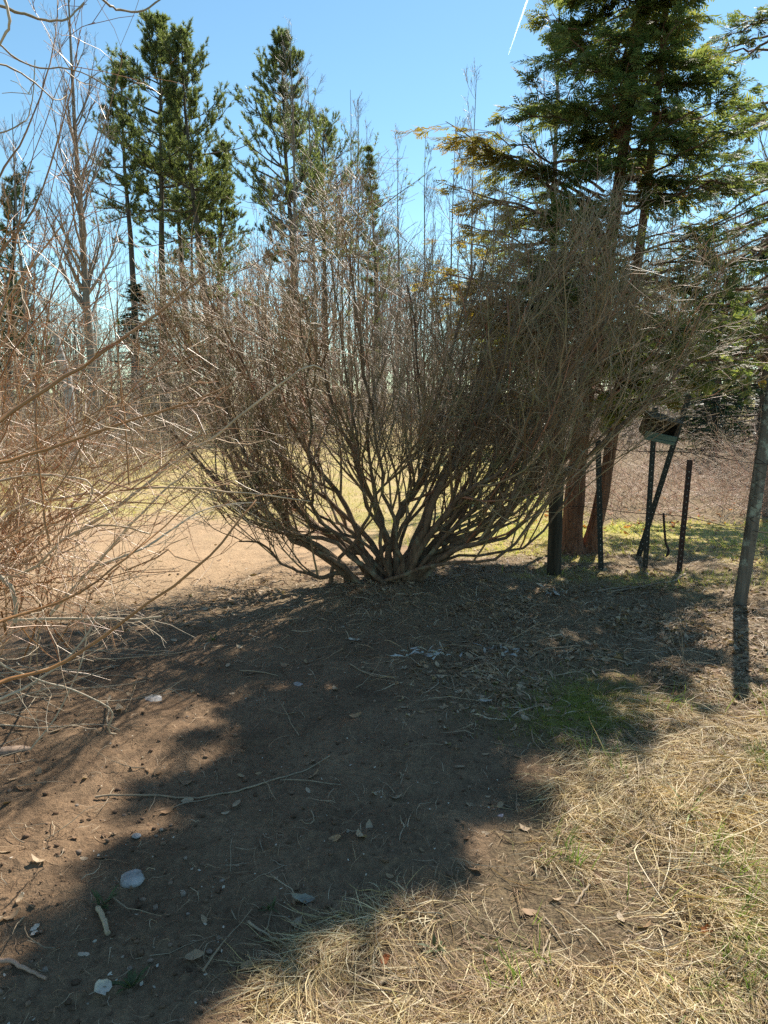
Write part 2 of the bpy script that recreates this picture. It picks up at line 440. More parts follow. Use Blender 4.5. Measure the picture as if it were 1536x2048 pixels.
def ground_mat():
    m, t, b, o = nmat('soil_and_turf')
    def att(n):
        a = t.nodes.new('ShaderNodeAttribute'); a.attribute_name = n; return a.outputs['Fac']
    n1 = noise(t, 2.2, 5, 0.6); n2 = noise(t, 38, 5, 0.7); n3 = noise(t, 150, 3, 0.7)
    soil = ramp(t, n1, [(0.3, (0.152, 0.098, 0.058)), (0.7, (0.262, 0.174, 0.104))])
    soil = mixc(t, 0.75, soil, ramp(t, n2, [(0.3, (0.55, 0.53, 0.52)), (0.52, (1, 1, 1)), (0.72, (1.35, 1.3, 1.25))]), 'MULTIPLY')
    soil = mixc(t, 0.6, soil, ramp(t, n3, [(0.3, (0.6, 0.6, 0.6)), (0.62, (1.05, 1.05, 1.05)), (0.72, (1.9, 1.85, 1.75))]), 'MULTIPLY')
    sand = mixc(t, ramp(t, n2, [(0.35, (0, 0, 0)), (0.7, (1, 1, 1))]), (0.33, 0.22, 0.13), (0.48, 0.335, 0.20))
    c = mixc(t, att('sand'), soil, sand)
    duff = mixc(t, ramp(t, noise(t, 55, 5, 0.75), [(0.36, (0, 0, 0)), (0.66, (1, 1, 1))]), (0.11, 0.075, 0.045), (0.33, 0.25, 0.15))
    c = mixc(t, att('litter'), c, duff)
    turf = mixc(t, ramp(t, noise(t, 70, 5, 0.75), [(0.36, (0, 0, 0)), (0.62, (1, 1, 1))]), (0.050, 0.037, 0.024), (0.19, 0.14, 0.08))
    c = mixc(t, att('grass'), c, turf)
    moss = mixc(t, ramp(t, n2, [(0.35, (0, 0, 0)), (0.65, (1, 1, 1))]), (0.10, 0.12, 0.02), (0.28, 0.27, 0.05))
    c = mixc(t, att('moss'), c, moss)
    lw = mixc(t, ramp(t, noise(t, 0.55, 5, 0.65), [(0.38, (0, 0, 0)), (0.6, (1, 1, 1))]), (0.33, 0.33, 0.08), (0.50, 0.38, 0.17))
    lw = mixc(t, att('dry'), lw, mixc(t, ramp(t, noise(t, 0.9, 5, 0.65), [(0.38, (0, 0, 0)), (0.6, (1, 1, 1))]), (0.40, 0.33, 0.13), (0.47, 0.34, 0.19)))
    lw = mixc(t, 0.7, lw, ramp(t, noise(t, 22, 5, 0.75), [(0.3, (0.5, 0.5, 0.45)), (0.7, (1.25, 1.25, 1.2))]), 'MULTIPLY')
    c = mixc(t, att('lawn'), c, lw)
    t.links.new(c, b.inputs['Base Color']); b.inputs['Roughness'].default_value = 0.95
    b.inputs['Specular IOR Level'].default_value = 0.15
    ad = t.nodes.new('ShaderNodeMath'); ad.operation = 'MULTIPLY_ADD'
    t.links.new(n3, ad.inputs[0]); ad.inputs[1].default_value = 0.35; t.links.new(n2, ad.inputs[2])
    bump(t, b, ad.outputs[0], 0.9, 0.018)
    return m
ground = gm.build('ground', ground_mat(), kind='structure')
g_, l_, m_, w_ = cover(GX.ravel(), GY.ravel())
ppx, ppy = proj(GX.ravel(), GY.ravel(), 0*GX.ravel())
sand_ = smooth(5.3, 6.6, GY.ravel()+1.2*(fbm(GX.ravel(), GY.ravel(), 3, 77)-0.45)+smooth(900, 300, ppx)*0.5)*smooth(1000, 700, ppx)
for nme, arr in (('grass', g_), ('litter', l_), ('moss', m_), ('lawn', w_), ('sand', sand_), ('dry', smooth(1.6, -.6, GX.ravel()-.06*GY.ravel())*.85)):
    a = ground.data.attributes.new(nme, 'FLOAT', 'POINT'); a.data.foreach_set('value', arr.astype(np.float32))

def gz(x, y):
    x = np.atleast_1d(np.asarray(x, float)); y = np.atleast_1d(np.asarray(y, float))
    return height(x, y)+relief(x, y)

def scatter(n, fn, ymin, ymax, xr=None, power=1.0):
    """n points on the ground, thicker near the camera, kept with the chance fn(x, y)"""
    out = np.zeros((0, 2))
    while len(out) < n:
        k = n*3
        y = ymin*np.exp(rng.uniform(0, 1, k)**power*math.log(ymax/ymin)); x = rng.uniform(-1, 1, k)*(0.62*y+0.5)
        if xr is not None: x = rng.uniform(xr[0], xr[1], k)
        keep = rng.uniform(0, 1, k) < fn(x, y)
        out = np.vstack([out, np.stack([x, y], 1)[keep]])
    return out[:n]

# ------------------------------------------------------------------ the big bare bush
BY = 5.9
base = np.array([0.0, BY, 0.05])
traced = [
    ([(738, 1178), (679, 1135), (628, 1100), (581, 1069), (530, 1037), (430, 955), (340, 860)], -0.5, .036),
    ([(700, 1158), (683, 1147), (648, 1157), (624, 1149), (589, 1137), (550, 1112), (520, 1085), (478, 1083)], -0.5, .024),
    ([(660, 1152), (675, 1120), (722, 1069), (741, 1022), (761, 975), (823, 925), (860, 830)], -0.9, .019),
    ([(741, 1170), (737, 1115), (698, 1100), (628, 1045), (589, 1018), (520, 960), (430, 850), (390, 740)], 0.3, .032),
    ([(765, 1170), (753, 1100), (706, 1045), (640, 990), (570, 930), (480, 810), (440, 680)], 0.8, .030),
    ([(776, 1170), (780, 1084), (745, 1000), (700, 900), (650, 760), (610, 600)], -0.3, .032),
    ([(790, 1170), (792, 1053), (808, 1006), (847, 963), (855, 889), (840, 760), (815, 570)], 0.4, .033),
    ([(784, 1174), (804, 1139), (831, 1100), (859, 1037), (874, 983), (902, 940), (941, 873), (1000, 740), (1040, 590)], -0.4, .046),
    ([(800, 1160), (847, 1123), (894, 1104), (941, 1069), (995, 1030), (1046, 995), (1097, 967), (1150, 928), (1260, 835), (1370, 730)], -0.2, .040),
    ([(815, 1178), (862, 1139), (886, 1100), (930, 1020), (990, 940), (1080, 840), (1190, 700)], 0.6, .032),
    ([(805, 1170), (847, 1084), (902, 1018), (941, 979), (1019, 928), (1130, 810), (1220, 630)], -0.9, .032),
    ([(770, 1178), (715, 1090), (640, 1040), (625, 960), (622, 850), (620, 740), (600, 640)], -1.0, .020),
    ([(760, 1176), (700, 1030), (600, 880), (540, 740), (510, 600)], 0.2, .028),
    ([(795, 1170), (860, 1010), (930, 850), (975, 700), (1000, 540)], 1.0, .030),
    ([(806, 1170), (905, 1040), (1010, 900), (1110, 720), (1150, 540)], 0.4, .032),
]
stems = []; srad = []
NS = 16
for pts, lean, r in traced:
    n = len(pts)
    W = [aty(px, py, BY+lean*(i/(n-1))**1.2) for i, (px, py) in enumerate(pts)]
    P = spline(W, NS); P[1:-1] += rng.normal(size=(NS-2, 3))*0.012
    stems.append(P); srad.append(r)
for k in range(26):                      # the stems behind and between them
    a = rng.uniform(-1, 1); a = math.copysign(abs(a)**.75, a); fx = a*(1.75 if a < 0 else 2.2); fy = rng.uniform(-1.35, 1.35)
    top = 1.15+1.5*math.sqrt(max(0.05, 1-(fx/(2.3 if a < 0 else 2.9))**2-(fy/1.7)**2))
    e = np.array([fx, BY+fy, top])
    s0 = base+np.array([rng.uniform(-.16, .22), rng.uniform(-.12, .2), 0])
    mid = s0+(e-s0)*0.42+np.array([fx*0.10, fy*0.10, -0.12-0.1*abs(fx)])
    P = spline([s0, s0+(mid-s0)*.5+np.array([0, 0, .05]), mid, s0+(e-s0)*.72+np.array([fx*.04, fy*.04, -.05]), e], NS)
    P[1:-1] += rng.normal(size=(NS-2, 3))*0.014
    stems.append(P); srad.append(rng.uniform(.016, .03))
stems = np.array(stems); srad = np.array(srad)
stems[:, 0, 2] = 0.0
R0 = taper(srad, srad*0.22, NS, 0.85); R0[:, 0] *= 1.3
ENV = [(150, 700), (300, 590), (400, 480), (500, 415), (650, 345), (800, 300), (950, 305), (1050, 325), (1180, 335), (1300, 430), (1400, 530), (1460, 640), (1520, 800)]
LOW = [(200, 880), (300, 930), (420, 985), (520, 1060), (600, 1120), (760, 1185), (880, 1110), (980, 1040), (1080, 965), (1180, 890), (1300, 830), (1450, 740), (1520, 700)]
LX = [float(aty(a_, b_, BY)[0]) for a_, b_ in LOW]; LZ = [float(aty(a_, b_, BY)[2]) for a_, b_ in LOW]
EX = [float(aty(a_, b_, BY)[0]) for a_, b_ in ENV]; EZ = [float(aty(a_, b_, BY)[2]) for a_, b_ in ENV]
def trim(P, slack):
    lim = rng.uniform(-.25, slack, len(P))
    for _ in range(6):
        over = P[:, -1, 2] > np.interp(P[:, -1, 0], EX, EZ)-.25*((P[:, -1, 1]-BY)/1.2)**2+lim
        P[over] = P[over, :1]+(P[over]-P[over, :1])*.75
    return (P[:, -1, 2] <= np.interp(P[:, -1, 0], EX, EZ)+slack+.1) & (P[:, -1, 2] > np.interp(P[:, -1, 0], LX, LZ)+.02)

bush = empty('bare_bush', (0, BY, 0), 'large bare many-stemmed bush fanning out in the middle of the yard', 'bush')
st, d, r, i1, t1 = branch(stems, R0, 12, 0.30, 1.0, 0.3, 1.05, 0.10, (0.2, BY, 0))
L1 = rng.uniform(0.7, 1.35, len(st))*(1.15-0.35*t1)
d[:, 2] += .25
P1 = grow(st, d, L1, 8, 0.09, 0.09); k1 = trim(P1, .12); P1, r, i1, t1 = P1[k1], r[k1], i1[k1], t1[k1]; R1 = taper(np.minimum(r*0.65, 0.013), np.full(len(r), 0.0022), 8)
st, d, r, i2, t2 = branch(P1, R1, 9, 0.12, 1.0, 0.3, 0.85, 0.06, (0.2, BY, 0))
L2 = rng.uniform(0.22, 0.6, len(st))*(1.1-0.5*t2)
P2 = grow(st, d, L2, 5, rng.uniform(-.04, .15, len(st)), 0.17); R2 = taper(np.minimum(r*0.7, 0.0042), np.full(len(st), 0.0016), 5)
k2 = trim(P2, .12); P2, R2, i2 = P2[k2], R2[k2], i2[k2]
st, d, r, i3, t3 = branch(P2, R2, 4, 0.1, 1.0, 0.4, 1.25)
L3 = rng.uniform(0.07, 0.28, len(st))
P3 = grow(st, d, L3, 3, 0.05, 0.24); R3 = taper(np.minimum(r*0.8, 0.0026), np.full(len(st), 0.0012), 3)
k3 = trim(P3, .16); P3, R3, i3 = P3[k3], R3[k3], i3[k3]
par2 = i1[i2]; par3 = par2[i3]
for k in range(len(stems)):
    so = MB().tubes(stems[k], R0[k], 8).build('stem', M_BUSHSTEM, bush, origin=(0, BY, 0))
    b = MB(); a = i1 == k
    b.tubes(P1[a], R1[a], 4); b.tubes(P2[par2 == k], R2[par2 == k], 3); b.tubes(P3[par3 == k], R3[par3 == k], 3)
    to = b.build('twigs', M_BUSHTWIG, so, origin=(0, BY, 0), kind='stuff')
# ------------------------------------------------------------------ the arching shrub at the left edge
SH = np.array([-2.3, 3.0, 0.0])
shrub = empty('arching_shrub', tuple(SH), 'tangled shrub of pale arching canes leaning in from the left edge', 'shrub')
def cane(pts, d0, d1, w0, w1, mat, kids=0, lab=None, kl=(0.15, 0.5)):
    n = len(pts); N = max(10, n*3)
    W = [aty(px, py, d0+(d1-d0)*i/(n-1)) for i, (px, py) in enumerate(pts)]
    P = spline(W, N); P[1:-1] += rng.normal(size=(N-2, 3))*min(.003, w0*.35)
    R = np.linspace(w0, w1, N)*(1+0.10*np.sin(np.arange(N)*2.1))
    o = MB().tubes(P, R, 6, cap=True).build('cane', mat, shrub, origin=SH)
    if lab: o['label'] = lab
    if kids:
        st, d, r, _, t = branch(P[None], R[None], kids, 0.1, 1.0, 0.3, 1.1)
        L = rng.uniform(kl[0], kl[1], kids)
        Q = grow(st, d, L*.75, 6, 0.10, 0.16); RQ = taper(np.minimum(r*0.5, 0.0022), np.full(kids, 0.001), 6)
        b = MB().tubes(Q, RQ, 3)
        st, d, r, _, t = branch(Q, RQ, 3, 0.2, 1.0, 0.4, 1.1)
        Q2 = grow(st, d, rng.uniform(0.04, 0.16, len(st)), 4, 0.02, 0.16)
        b.tubes(Q2, taper(np.minimum(r, 0.0016), np.full(len(st), 0.0008), 4), 3)
        b.build('twigs', mat, o, origin=SH, kind='stuff')
    return o
OR = 'smooth orange-brown cane'; WH = 'bleached whitish cane'
cane([(-60, 1385), (0, 1362), (120, 1330), (250, 1240), (400, 1130), (470, 1050), (512, 1000)], 1.5, 1.9, 0.0052, 0.0024, M_ORANGE, 0, OR)
cane([(-60, 1270), (0, 1243), (150, 1190), (260, 1110), (320, 1060), (400, 985)], 1.6, 2.1, 0.0040, 0.0018, M_ORANGE, 2, OR)
cane([(-60, 880), (0, 842), (120, 760), (240, 680), (330, 615), (420, 540)], 1.5, 2.0, 0.0054, 0.0024, M_ORANGE, 3, OR)
cane([(-60, 945), (0, 925), (120, 890), (250, 845), (370, 808), (450, 775)], 1.6, 2.0, 0.0047, 0.0022, M_ORANGE, 3, OR)
cane([(100, 1090), (78, 940), (73, 800), (92, 650), (110, 560), (150, 430), (210, 250), (245, 120)], 2.2, 2.5, 0.0040, 0.0013, M_ORANGE, 7, OR, (.1, .35))
cane([(258, 970), (250, 850), (240, 760), (228, 640), (205, 520), (190, 420), (150, 300)], 2.2, 2.4, 0.0026, 0.0010, M_ORANGE, 5, OR, (.1, .3))
cane([(-30, 560), (2, 500), (65, 425), (115, 280), (145, 165), (160, 60)], 1.8, 2.1, 0.0035, 0.0011, M_ORANGE, 5, OR, (.1, .3))
cane([(-30, 440), (0, 350), (50, 270), (95, 150), (112, 65), (115, -20)], 1.8, 2.1, 0.0030, 0.0011, M_ORANGE, 4, OR, (.1, .3))
cane([(-30, 720), (10, 600), (40, 430), (60, 330), (130, 140)], 2.0, 2.4, 0.0036, 0.0011, M_ORANGE, 5, OR, (.1, .3))
cane([(-40, 1105), (40, 1060), (100, 1000), (160, 900), (230, 760), (300, 640)], 1.9, 2.4, 0.0032, 0.0013, M_ORANGE, 5, OR)
cane([(0, -30), (20, 40), (10, 70), (-30, 140)], 1.4, 1.4, .0028, .002, M_CANE, 0)
cane([(-40, -5), (20, 20), (60, 32), (105, 43), (140, 33), (168, 5)], 1.5, 1.6, .0030, .0016, M_BUSHTWIG, 0, 'dark thin cane')
cane([(190, -20), (215, 8), (240, 20), (282, 23), (322, -2)], 1.5, 1.6, .0026, .0015, M_BUSHTWIG, 0, 'dark thin cane')
cane([(-30, 60), (30, 115), (80, 135), (150, 140), (230, 180)], 1.7, 1.9, .0024, .0012, M_BUSHTWIG, 2, 'dark thin cane', (.06, .2))
cane([(-30, 120), (20, 135), (70, 165), (110, 200), (135, 190)], 1.7, 1.9, .0024, .0012, M_BUSHTWIG, 1, 'dark thin cane', (.06, .2))
cane([(-30, 275), (40, 250), (62, 215), (70, 120)], 1.8, 1.9, .0020, .0011, M_BUSHTWIG, 0, 'dark thin cane')
cane([(-40, 968), (0, 962), (60, 950), (130, 952), (172, 962), (186, 985), (170, 1010), (140, 1018)], 2.3, 2.4, 0.0042, 0.0026, M_WHITECANE, 4, WH)
cane([(-60, 1243), (100, 1238), (200, 1236), (260, 1238), (322, 1233)], 2.7, 2.8, 0.0059, 0.0039, M_WHITECANE, 3, WH)
cane([(-30, 1130), (0, 1155), (24, 1180), (32, 1210), (30, 1245)], 2.3, 2.35, 0.0084, 0.0065, M_WHITECANE, 2, WH)
cane([(-30, 1290), (0, 1325), (70, 1358), (150, 1382), (222, 1420), (216, 1460), (232, 1468)], 2.4, 2.6, 0.0039, 0.0026, M_WHITECANE, 4, WH)
cane([(-30, 1160), (60, 1140), (150, 1065), (230, 1050), (300, 1068)], 2.3, 2.5, .006, .003, M_CANE, 5)
cane([(100, 1230), (180, 1140), (260, 1050), (330, 980), (400, 925)], 2.6, 2.9, .006, .003, M_CANE, 5)
cane([(-20, 1060), (50, 1010), (200, 985), (330, 975), (480, 985), (620, 1003)], 2.6, 3.2, .007, .003, M_CANE, 8, 'long level grey-brown cane')
cane([(150, 1070), (240, 1010), (320, 945), (430, 872), (560, 768), (620, 732), (655, 748), (700, 800)], 2.8, 3.3, .0075, .003, M_CANE, 4, 'long straight grey cane crossing the bush')
cane([(200, 1130), (300, 1090), (370, 1040), (440, 1010), (520, 1005)], 2.6, 3.0, .005, .002, M_WHITECANE, 5, WH)
cane([(-40, 1415), (60, 1370), (150, 1300), (210, 1210)], 2.5, 2.7, .006, .003, M_WHITECANE, 4, WH)
cane([(60, 1500), (120, 1420), (170, 1300), (160, 1210)], 2.6, 2.7, .003, .002, M_WHITECANE, 3, WH)
b = MB(); bo = MB(); bf = MB()
K = 110
tx = rng.uniform(-60, 420, K); tyy = 330+rng.beta(2.0, 1.7, K)*960; dep = rng.uniform(1.9, 4.2, K)
tx = np.where((tyy < 620), np.minimum(tx, 60+rng.uniform(0, 330, K)*(tyy/700)**2), tx)
E = np.array([aty(a, c, e) for a, c, e in zip(tx, tyy, dep)])
s0 = SH+np.stack([rng.uniform(-0.9, 0.35, K), rng.uniform(-1.0, 1.9, K), rng.uniform(0.0, 0.5, K)], 1)
mid = (s0+E)/2+np.stack([rng.uniform(-.2, .1, K), rng.uniform(-.2, .2, K), rng.uniform(0.0, 0.45, K)], 1)
NC = 14
tt = np.linspace(0, 1, NC)[None, :, None]
PC = (1-tt)**2*s0[:, None]+2*tt*(1-tt)*mid[:, None]+tt**2*E[:, None]
PC[:, 1:-1] += rng.normal(size=(K, NC-2, 3))*0.018
rc = rng.uniform(.0028, .0068, K)
RC = taper(rc, rc*0.3, NC)
sel = rng.uniform(size=K) < 0.35
b.tubes(PC[~sel], RC[~sel], 5); bo.tubes(PC[sel], RC[sel], 5)
st, d, r, _, t = branch(PC, RC, 11, 0.2, 1.0, 0.25, 0.8)
Q = grow(st, d, rng.uniform(0.12, 0.55, len(st)), 6, rng.uniform(-.14, .16, len(st)), 0.16); RQ = taper(np.minimum(r*0.6, 0.0028), np.full(len(st), 0.0010), 6)
qx, qy = proj(Q[:, -1, 0], Q[:, -1, 1], Q[:, -1, 2]); kq = ~((qx > 330) & (qy > 1060)) & (Q[:, -1, 2] > 0.02); Q, RQ = Q[kq], RQ[kq]
b.tubes(Q, RQ, 3)
st, d, r, _, t = branch(Q, RQ, 3, 0.2, 1.0, 0.5, 1.2)
Q2 = grow(st, d, rng.uniform(0.04, 0.2, len(st)), 3, 0.0, 0.25)
b.tubes(Q2, taper(np.minimum(r, 0.0015), np.full(len(st), 0.0007), 3), 3)
b.build('canes', M_CANE, shrub, origin=SH, kind='stuff')
bo.build('canes', M_ORANGE, shrub, origin=SH, kind='stuff')['label'] = 'orange-brown canes'
# cut canes lying under the shrub
bl = MB(); K = 60
ps = np.stack([rng.uniform(-2.9, -1.8, K), rng.uniform(2.7, 4.4, K), rng.uniform(0.02, 0.09, K)], 1)
dd = unit(np.stack([np.ones(K), rng.normal(size=K)*.35, rng.normal(size=K)*.03], 1))
Q = grow(ps, dd, rng.uniform(.2, .75, K), 7, -0.0, 0.10); Q[..., 2] = np.maximum(Q[..., 2], gz(Q[..., 0].ravel(), Q[..., 1].ravel()).reshape(Q.shape[:2])+.01)
bl.tubes(Q, taper(rng.uniform(.002, .006, K), np.full(K, .0015), 7), 5)
bl.build('fallen_canes', M_WHITECANE, shrub, origin=SH, kind='stuff')

# ------------------------------------------------------------------ trees
def leaning(bx, by, tx_px, ty_px, Y):
    return aty(tx_px, ty_px, Y)

def bare_tree_mesh(h, r0, spread, nb, seed, fine=1.0, upr=0.12, t0=0.25):
    """tapered trunk, ascending limbs, two orders of twigs; returns trunk and crown collectors round the origin"""
    global rng
    keep = rng; rng = np.random.default_rng(seed)
    n = 14
    T = grow(np.zeros((1, 3)), np.array([[rng.normal()*.03, rng.normal()*.03, 1.0]]), np.array([h]), n, 0.25, 0.02)
    RT = taper(np.array([r0]), np.array([r0*0.10]), n, 0.9)
    tr = MB().tubes(T, RT, 8)
    cr = MB()
    st, d, r, _, t = branch(T, RT, nb, t0, 0.97, 0.4, 0.8)
    L = spread*h*rng.uniform(0.6, 1.1, nb)*(1.15-0.85*t)
    Q = grow(st, d, L, 9, upr, 0.09); RQ = taper(r*0.5, np.full(nb, 0.006), 9); cr.tubes(Q, RQ, 5)
    k = int(8*fine)
    st, d, r, i2, t = branch(Q, RQ, k, 0.2, 1.0, 0.35, 0.8)
    L2 = np.repeat(L, k)*rng.uniform(0.25, 0.5, len(st))*(1.1-.5*t)
    Q = grow(st, d, L2, 6, upr*.7, 0.12); RQ = taper(r*0.55, np.full(len(st), 0.004), 6); cr.tubes(Q, RQ, 3)
    k3 = int(5*fine)
    st, d, r, i3, t = branch(Q, RQ, k3, 0.15, 1.0, 0.35, 0.8)
    L3 = np.repeat(L2, k3)*rng.uniform(0.25, 0.55, len(st))
    Q = grow(st, d, L3, 3, upr*.5, 0.14); RQ = taper(np.minimum(r*.7, .006), np.full(len(st), 0.0025), 3); cr.tubes(Q, RQ, 3)
    rng = keep
    return tr, cr

def pine_mesh(h, r0, halfw, c0, seed, dens=1.0, sparse=0.45, tuft=0.15):
    """white pine: straight trunk, uneven whorls of limbs that turn up at the tips, clouds of needle tufts"""
    global rng
    keep = rng; rng = np.random.default_rng(seed)
    n = 12
    T = grow(np.zeros((1, 3)), np.array([[rng.normal()*.03, rng.normal()*.03, 1.0]]), np.array([h]), n, 0.2, 0.03)
    RT = taper(np.array([r0]), np.array([0.02]), n, 0.9)
    tr = MB().tubes(T, RT, 8); br = MB(); nd = MB()
    whorls = int(h*1.9)
    st = []; dr = []; L = []; dn = []; up = []
    ph = rng.uniform(0, 6.28, 3)
    for q in range(whorls):
        t = c0*0.35+(1-c0*0.35)*(q+0.5+rng.uniform(-.3, .3))/whorls
        t = min(t, .985)
        low = t < c0
        if low and rng.random() > sparse+0.2: continue
        k = rng.integers(1, 4) if low else rng.integers(4, 8)
        f = t*(n-1); i = int(min(f, n-2)); p = T[0, i]*(1-(f-i))+T[0, i+1]*(f-i)
        a0 = rng.uniform(0, 6.28)
        prof = (1-t)/(1-c0) if not low else 1.0
        for j in range(k):
            a = a0+j*6.28/k+rng.normal()*.4
            el = -0.05+1.0*max(0, prof and (1-prof))*.65+rng.normal()*.13
            lump = 1+.38*math.sin(a*1+ph[0]+t*9)+.22*math.sin(a*2+ph[1]+t*21)
            st.append(p)
            dr.append([math.cos(a)*math.cos(el), math.sin(a)*math.cos(el), math.sin(el)])
            L.append(halfw*1.08*(min(1, prof*1.35)**0.6*0.9+0.10)*rng.uniform(0.45, 1.15)*lump*(rng.uniform(.4, .9) if low else 1))
            dn.append(0.35 if low else 1.0); up.append(.05 if low else .04+.16*(1-prof))
    st = np.array(st); dr = np.array(dr); L = np.maximum(np.array(L), .25); dn = np.array(dn); up = np.array(up)
    Q = grow(st, dr, L, 7, up, 0.11); RQ = taper(np.clip(L*0.016, .008, .05), np.full(len(L), 0.005), 7); br.tubes(Q, RQ, 4)
    k = 10
    s2, d2, r2, i2, t2 = branch(Q, RQ, k, 0.3, 1.0, 0.4, 1.0)
    d2[:, 2] = d2[:, 2]*0.5+0.3
    keep2 = rng.random(len(s2)) < dn[i2]
    s2, d2, r2, i2, t2 = s2[keep2], d2[keep2], r2[keep2], i2[keep2], t2[keep2]
    L2 = L[i2]*rng.uniform(.16, .34, len(s2))*(1.2-.5*t2)+0.12
    Q2 = grow(s2, d2, L2, 5, 0.12, 0.12); R2_ = taper(np.minimum(r2*.5, .010), np.full(len(s2), .003), 5); br.tubes(Q2, R2_, 3)
    kt = max(3, int(round(7*dens)))
    s3, d3, r3, i3, t3 = branch(Q2, R2_, kt, 0.25, 1.0, 0.2, 0.9)
    d3[:, 2] += 0.3
    kn = 8; M = len(s3)
    ax = np.repeat(unit(d3), kn, 0); o = np.repeat(s3, kn, 0)
    nn = unit(ax*1.0+rnd(M*kn)*0.5)
    ln = rng.uniform(0.6, 1.15, M*kn)[:, None]*tuft
    sd_ = unit(np.cross(nn, rnd(M*kn)))*0.0135
    o = o+ax*rng.uniform(-.05, .10, M*kn)[:, None]
    V_ = np.stack([o-sd_, o+sd_, o+nn*ln], 1).reshape(-1, 3); q_ = np.arange(M*kn)*3
    nd.add(V_, np.stack([q_, q_+1, q_+2, q_+2], 1))
    rng = keep
    return tr, br, nd

def place(proto, loc, rot=0, sc=1.0, label=None, group=None):
    """a copy of a thing with copies of its parts and sub-parts"""
    r = proto.copy(); C.objects.link(r)
    for ch in proto.children:
        c = ch.copy(); C.objects.link(c); c.parent = r
        for g in ch.children:
            e = g.copy(); C.objects.link(e); e.parent = c
    r.location = loc; r.rotation_euler = (0, 0, rot); r.scale = (sc, sc, sc)
    if label: r['label'] = label
    if group: r['group'] = group
    return r

def xat(px, Y, py=800): return float(aty(px, py, Y)[0])
def htop(py, px, Y): return float(aty(px, py, Y)[2])

# pines: (trunk px at mid height, top py, depth, half width m, bare share of the trunk, label)
PG = 'tall white pines beyond the lawn'
pines = [
    (262, 95, 34, 1.45, 0.60, 0.9, 'slimmest tall pine, its thin crown just right of the tall bare tree'),
    (322, 22, 34, 2.05, 0.56, 1.15, 'tallest pine of the row with a broad dense crown'),
    (364, 150, 37, 1.3, 0.62, 0.65, 'shorter pine squeezed between the tallest pine and the dark twin pine'),
    (420, 48, 33, 1.95, 0.50, 1.2, 'dense dark pine with a pointed top, right of the tallest pine'),
    (438, 260, 35, 1.3, 0.45, 0.7, 'lower pine trunk standing close beside the dense pointed pine'),
    (572, 62, 32, 2.6, 0.44, 1.25, 'broad pine with long level boughs behind grey bare trees'),
    (650, 225, 36, 2.9, 0.58, 0.6, 'pine with long flat sunlit boughs reaching over the bush'),
    (750, 270, 48, 1.1, 0.45, 0.35, 'small distant pine top between bare trees above the bush'),
    (-10, 330, 30, 2.0, 0.2, 0.4, 'pine cut by the left edge of the view with lacy low boughs'),
    (386, 330, 46, 1.2, 0.50, 0.6, 'thin pine far back among the trunks of the row'),
]
for i, (px, ty, Y, hw, c0, dens, lab) in enumerate(pines):
    x = xat(px, Y, 600); h = htop(ty+26, px, Y)-hz(x, Y)
    tr, br, nd = pine_mesh(h, 0.16+0.004*h, hw, c0, 100+i, dens)
    e = empty('pine_tree', (x, Y, hz(x, Y)), lab, 'pine tree', PG)
    tr.build('trunk', M_PINEBARK, e); br.build('branches', M_PINEBARK, e, kind='stuff'); nd.build('needles', M_NEEDLE, e, kind='stuff', smooth=False)

# tall bare tree at the left and grey bare trees among the pines
BG = 'bare trees beyond the lawn'
bares = [
    (180, -60, 22, .145, .27, 34, 1.25, 'tallest bare tree, its trunk rising at the left in front of the pines', .28),
    (605, 95, 29, .11, .26, 22, 1.1, 'grey bare tree standing in front of the broad pine', .30),
    (632, 150, 31, .10, .26, 18, 1.1, 'slimmer grey bare tree right beside the one before the broad pine', .35),
    (700, 180, 40, .10, .24, 16, 1.0, 'thin pale bare tree right of the pine group', .4),
    (1110, -80, 14, .09, .30, 20, 1.1, 'bare tree with crooked twigs showing left of the cedar top', .25),
    (1560, -90, 12, .08, .30, 18, 1.0, 'bare tree with drooping twigs in the upper right corner', .2),
    (60, 230, 26, .10, .30, 16, 1.0, 'small leaning bare tree at the left edge beyond the arching shrub', .3),
]
for i, (px, ty, Y, r0, sp_, nb, fine, lab, t0) in enumerate(bares):
    x = xat(px, Y, 600); h = htop(ty, px, Y)-hz(x, Y)
    tr, cr = bare_tree_mesh(h, r0, sp_, nb, 300+i, fine, t0=t0, upr=0.13)
    e = empty('bare_tree', (x, Y, hz(x, Y)), lab, 'bare tree', BG)
    tr.build('trunk', M_GREYBARK, e); cr.build('branches', M_FARTWIG, e, kind='stuff')

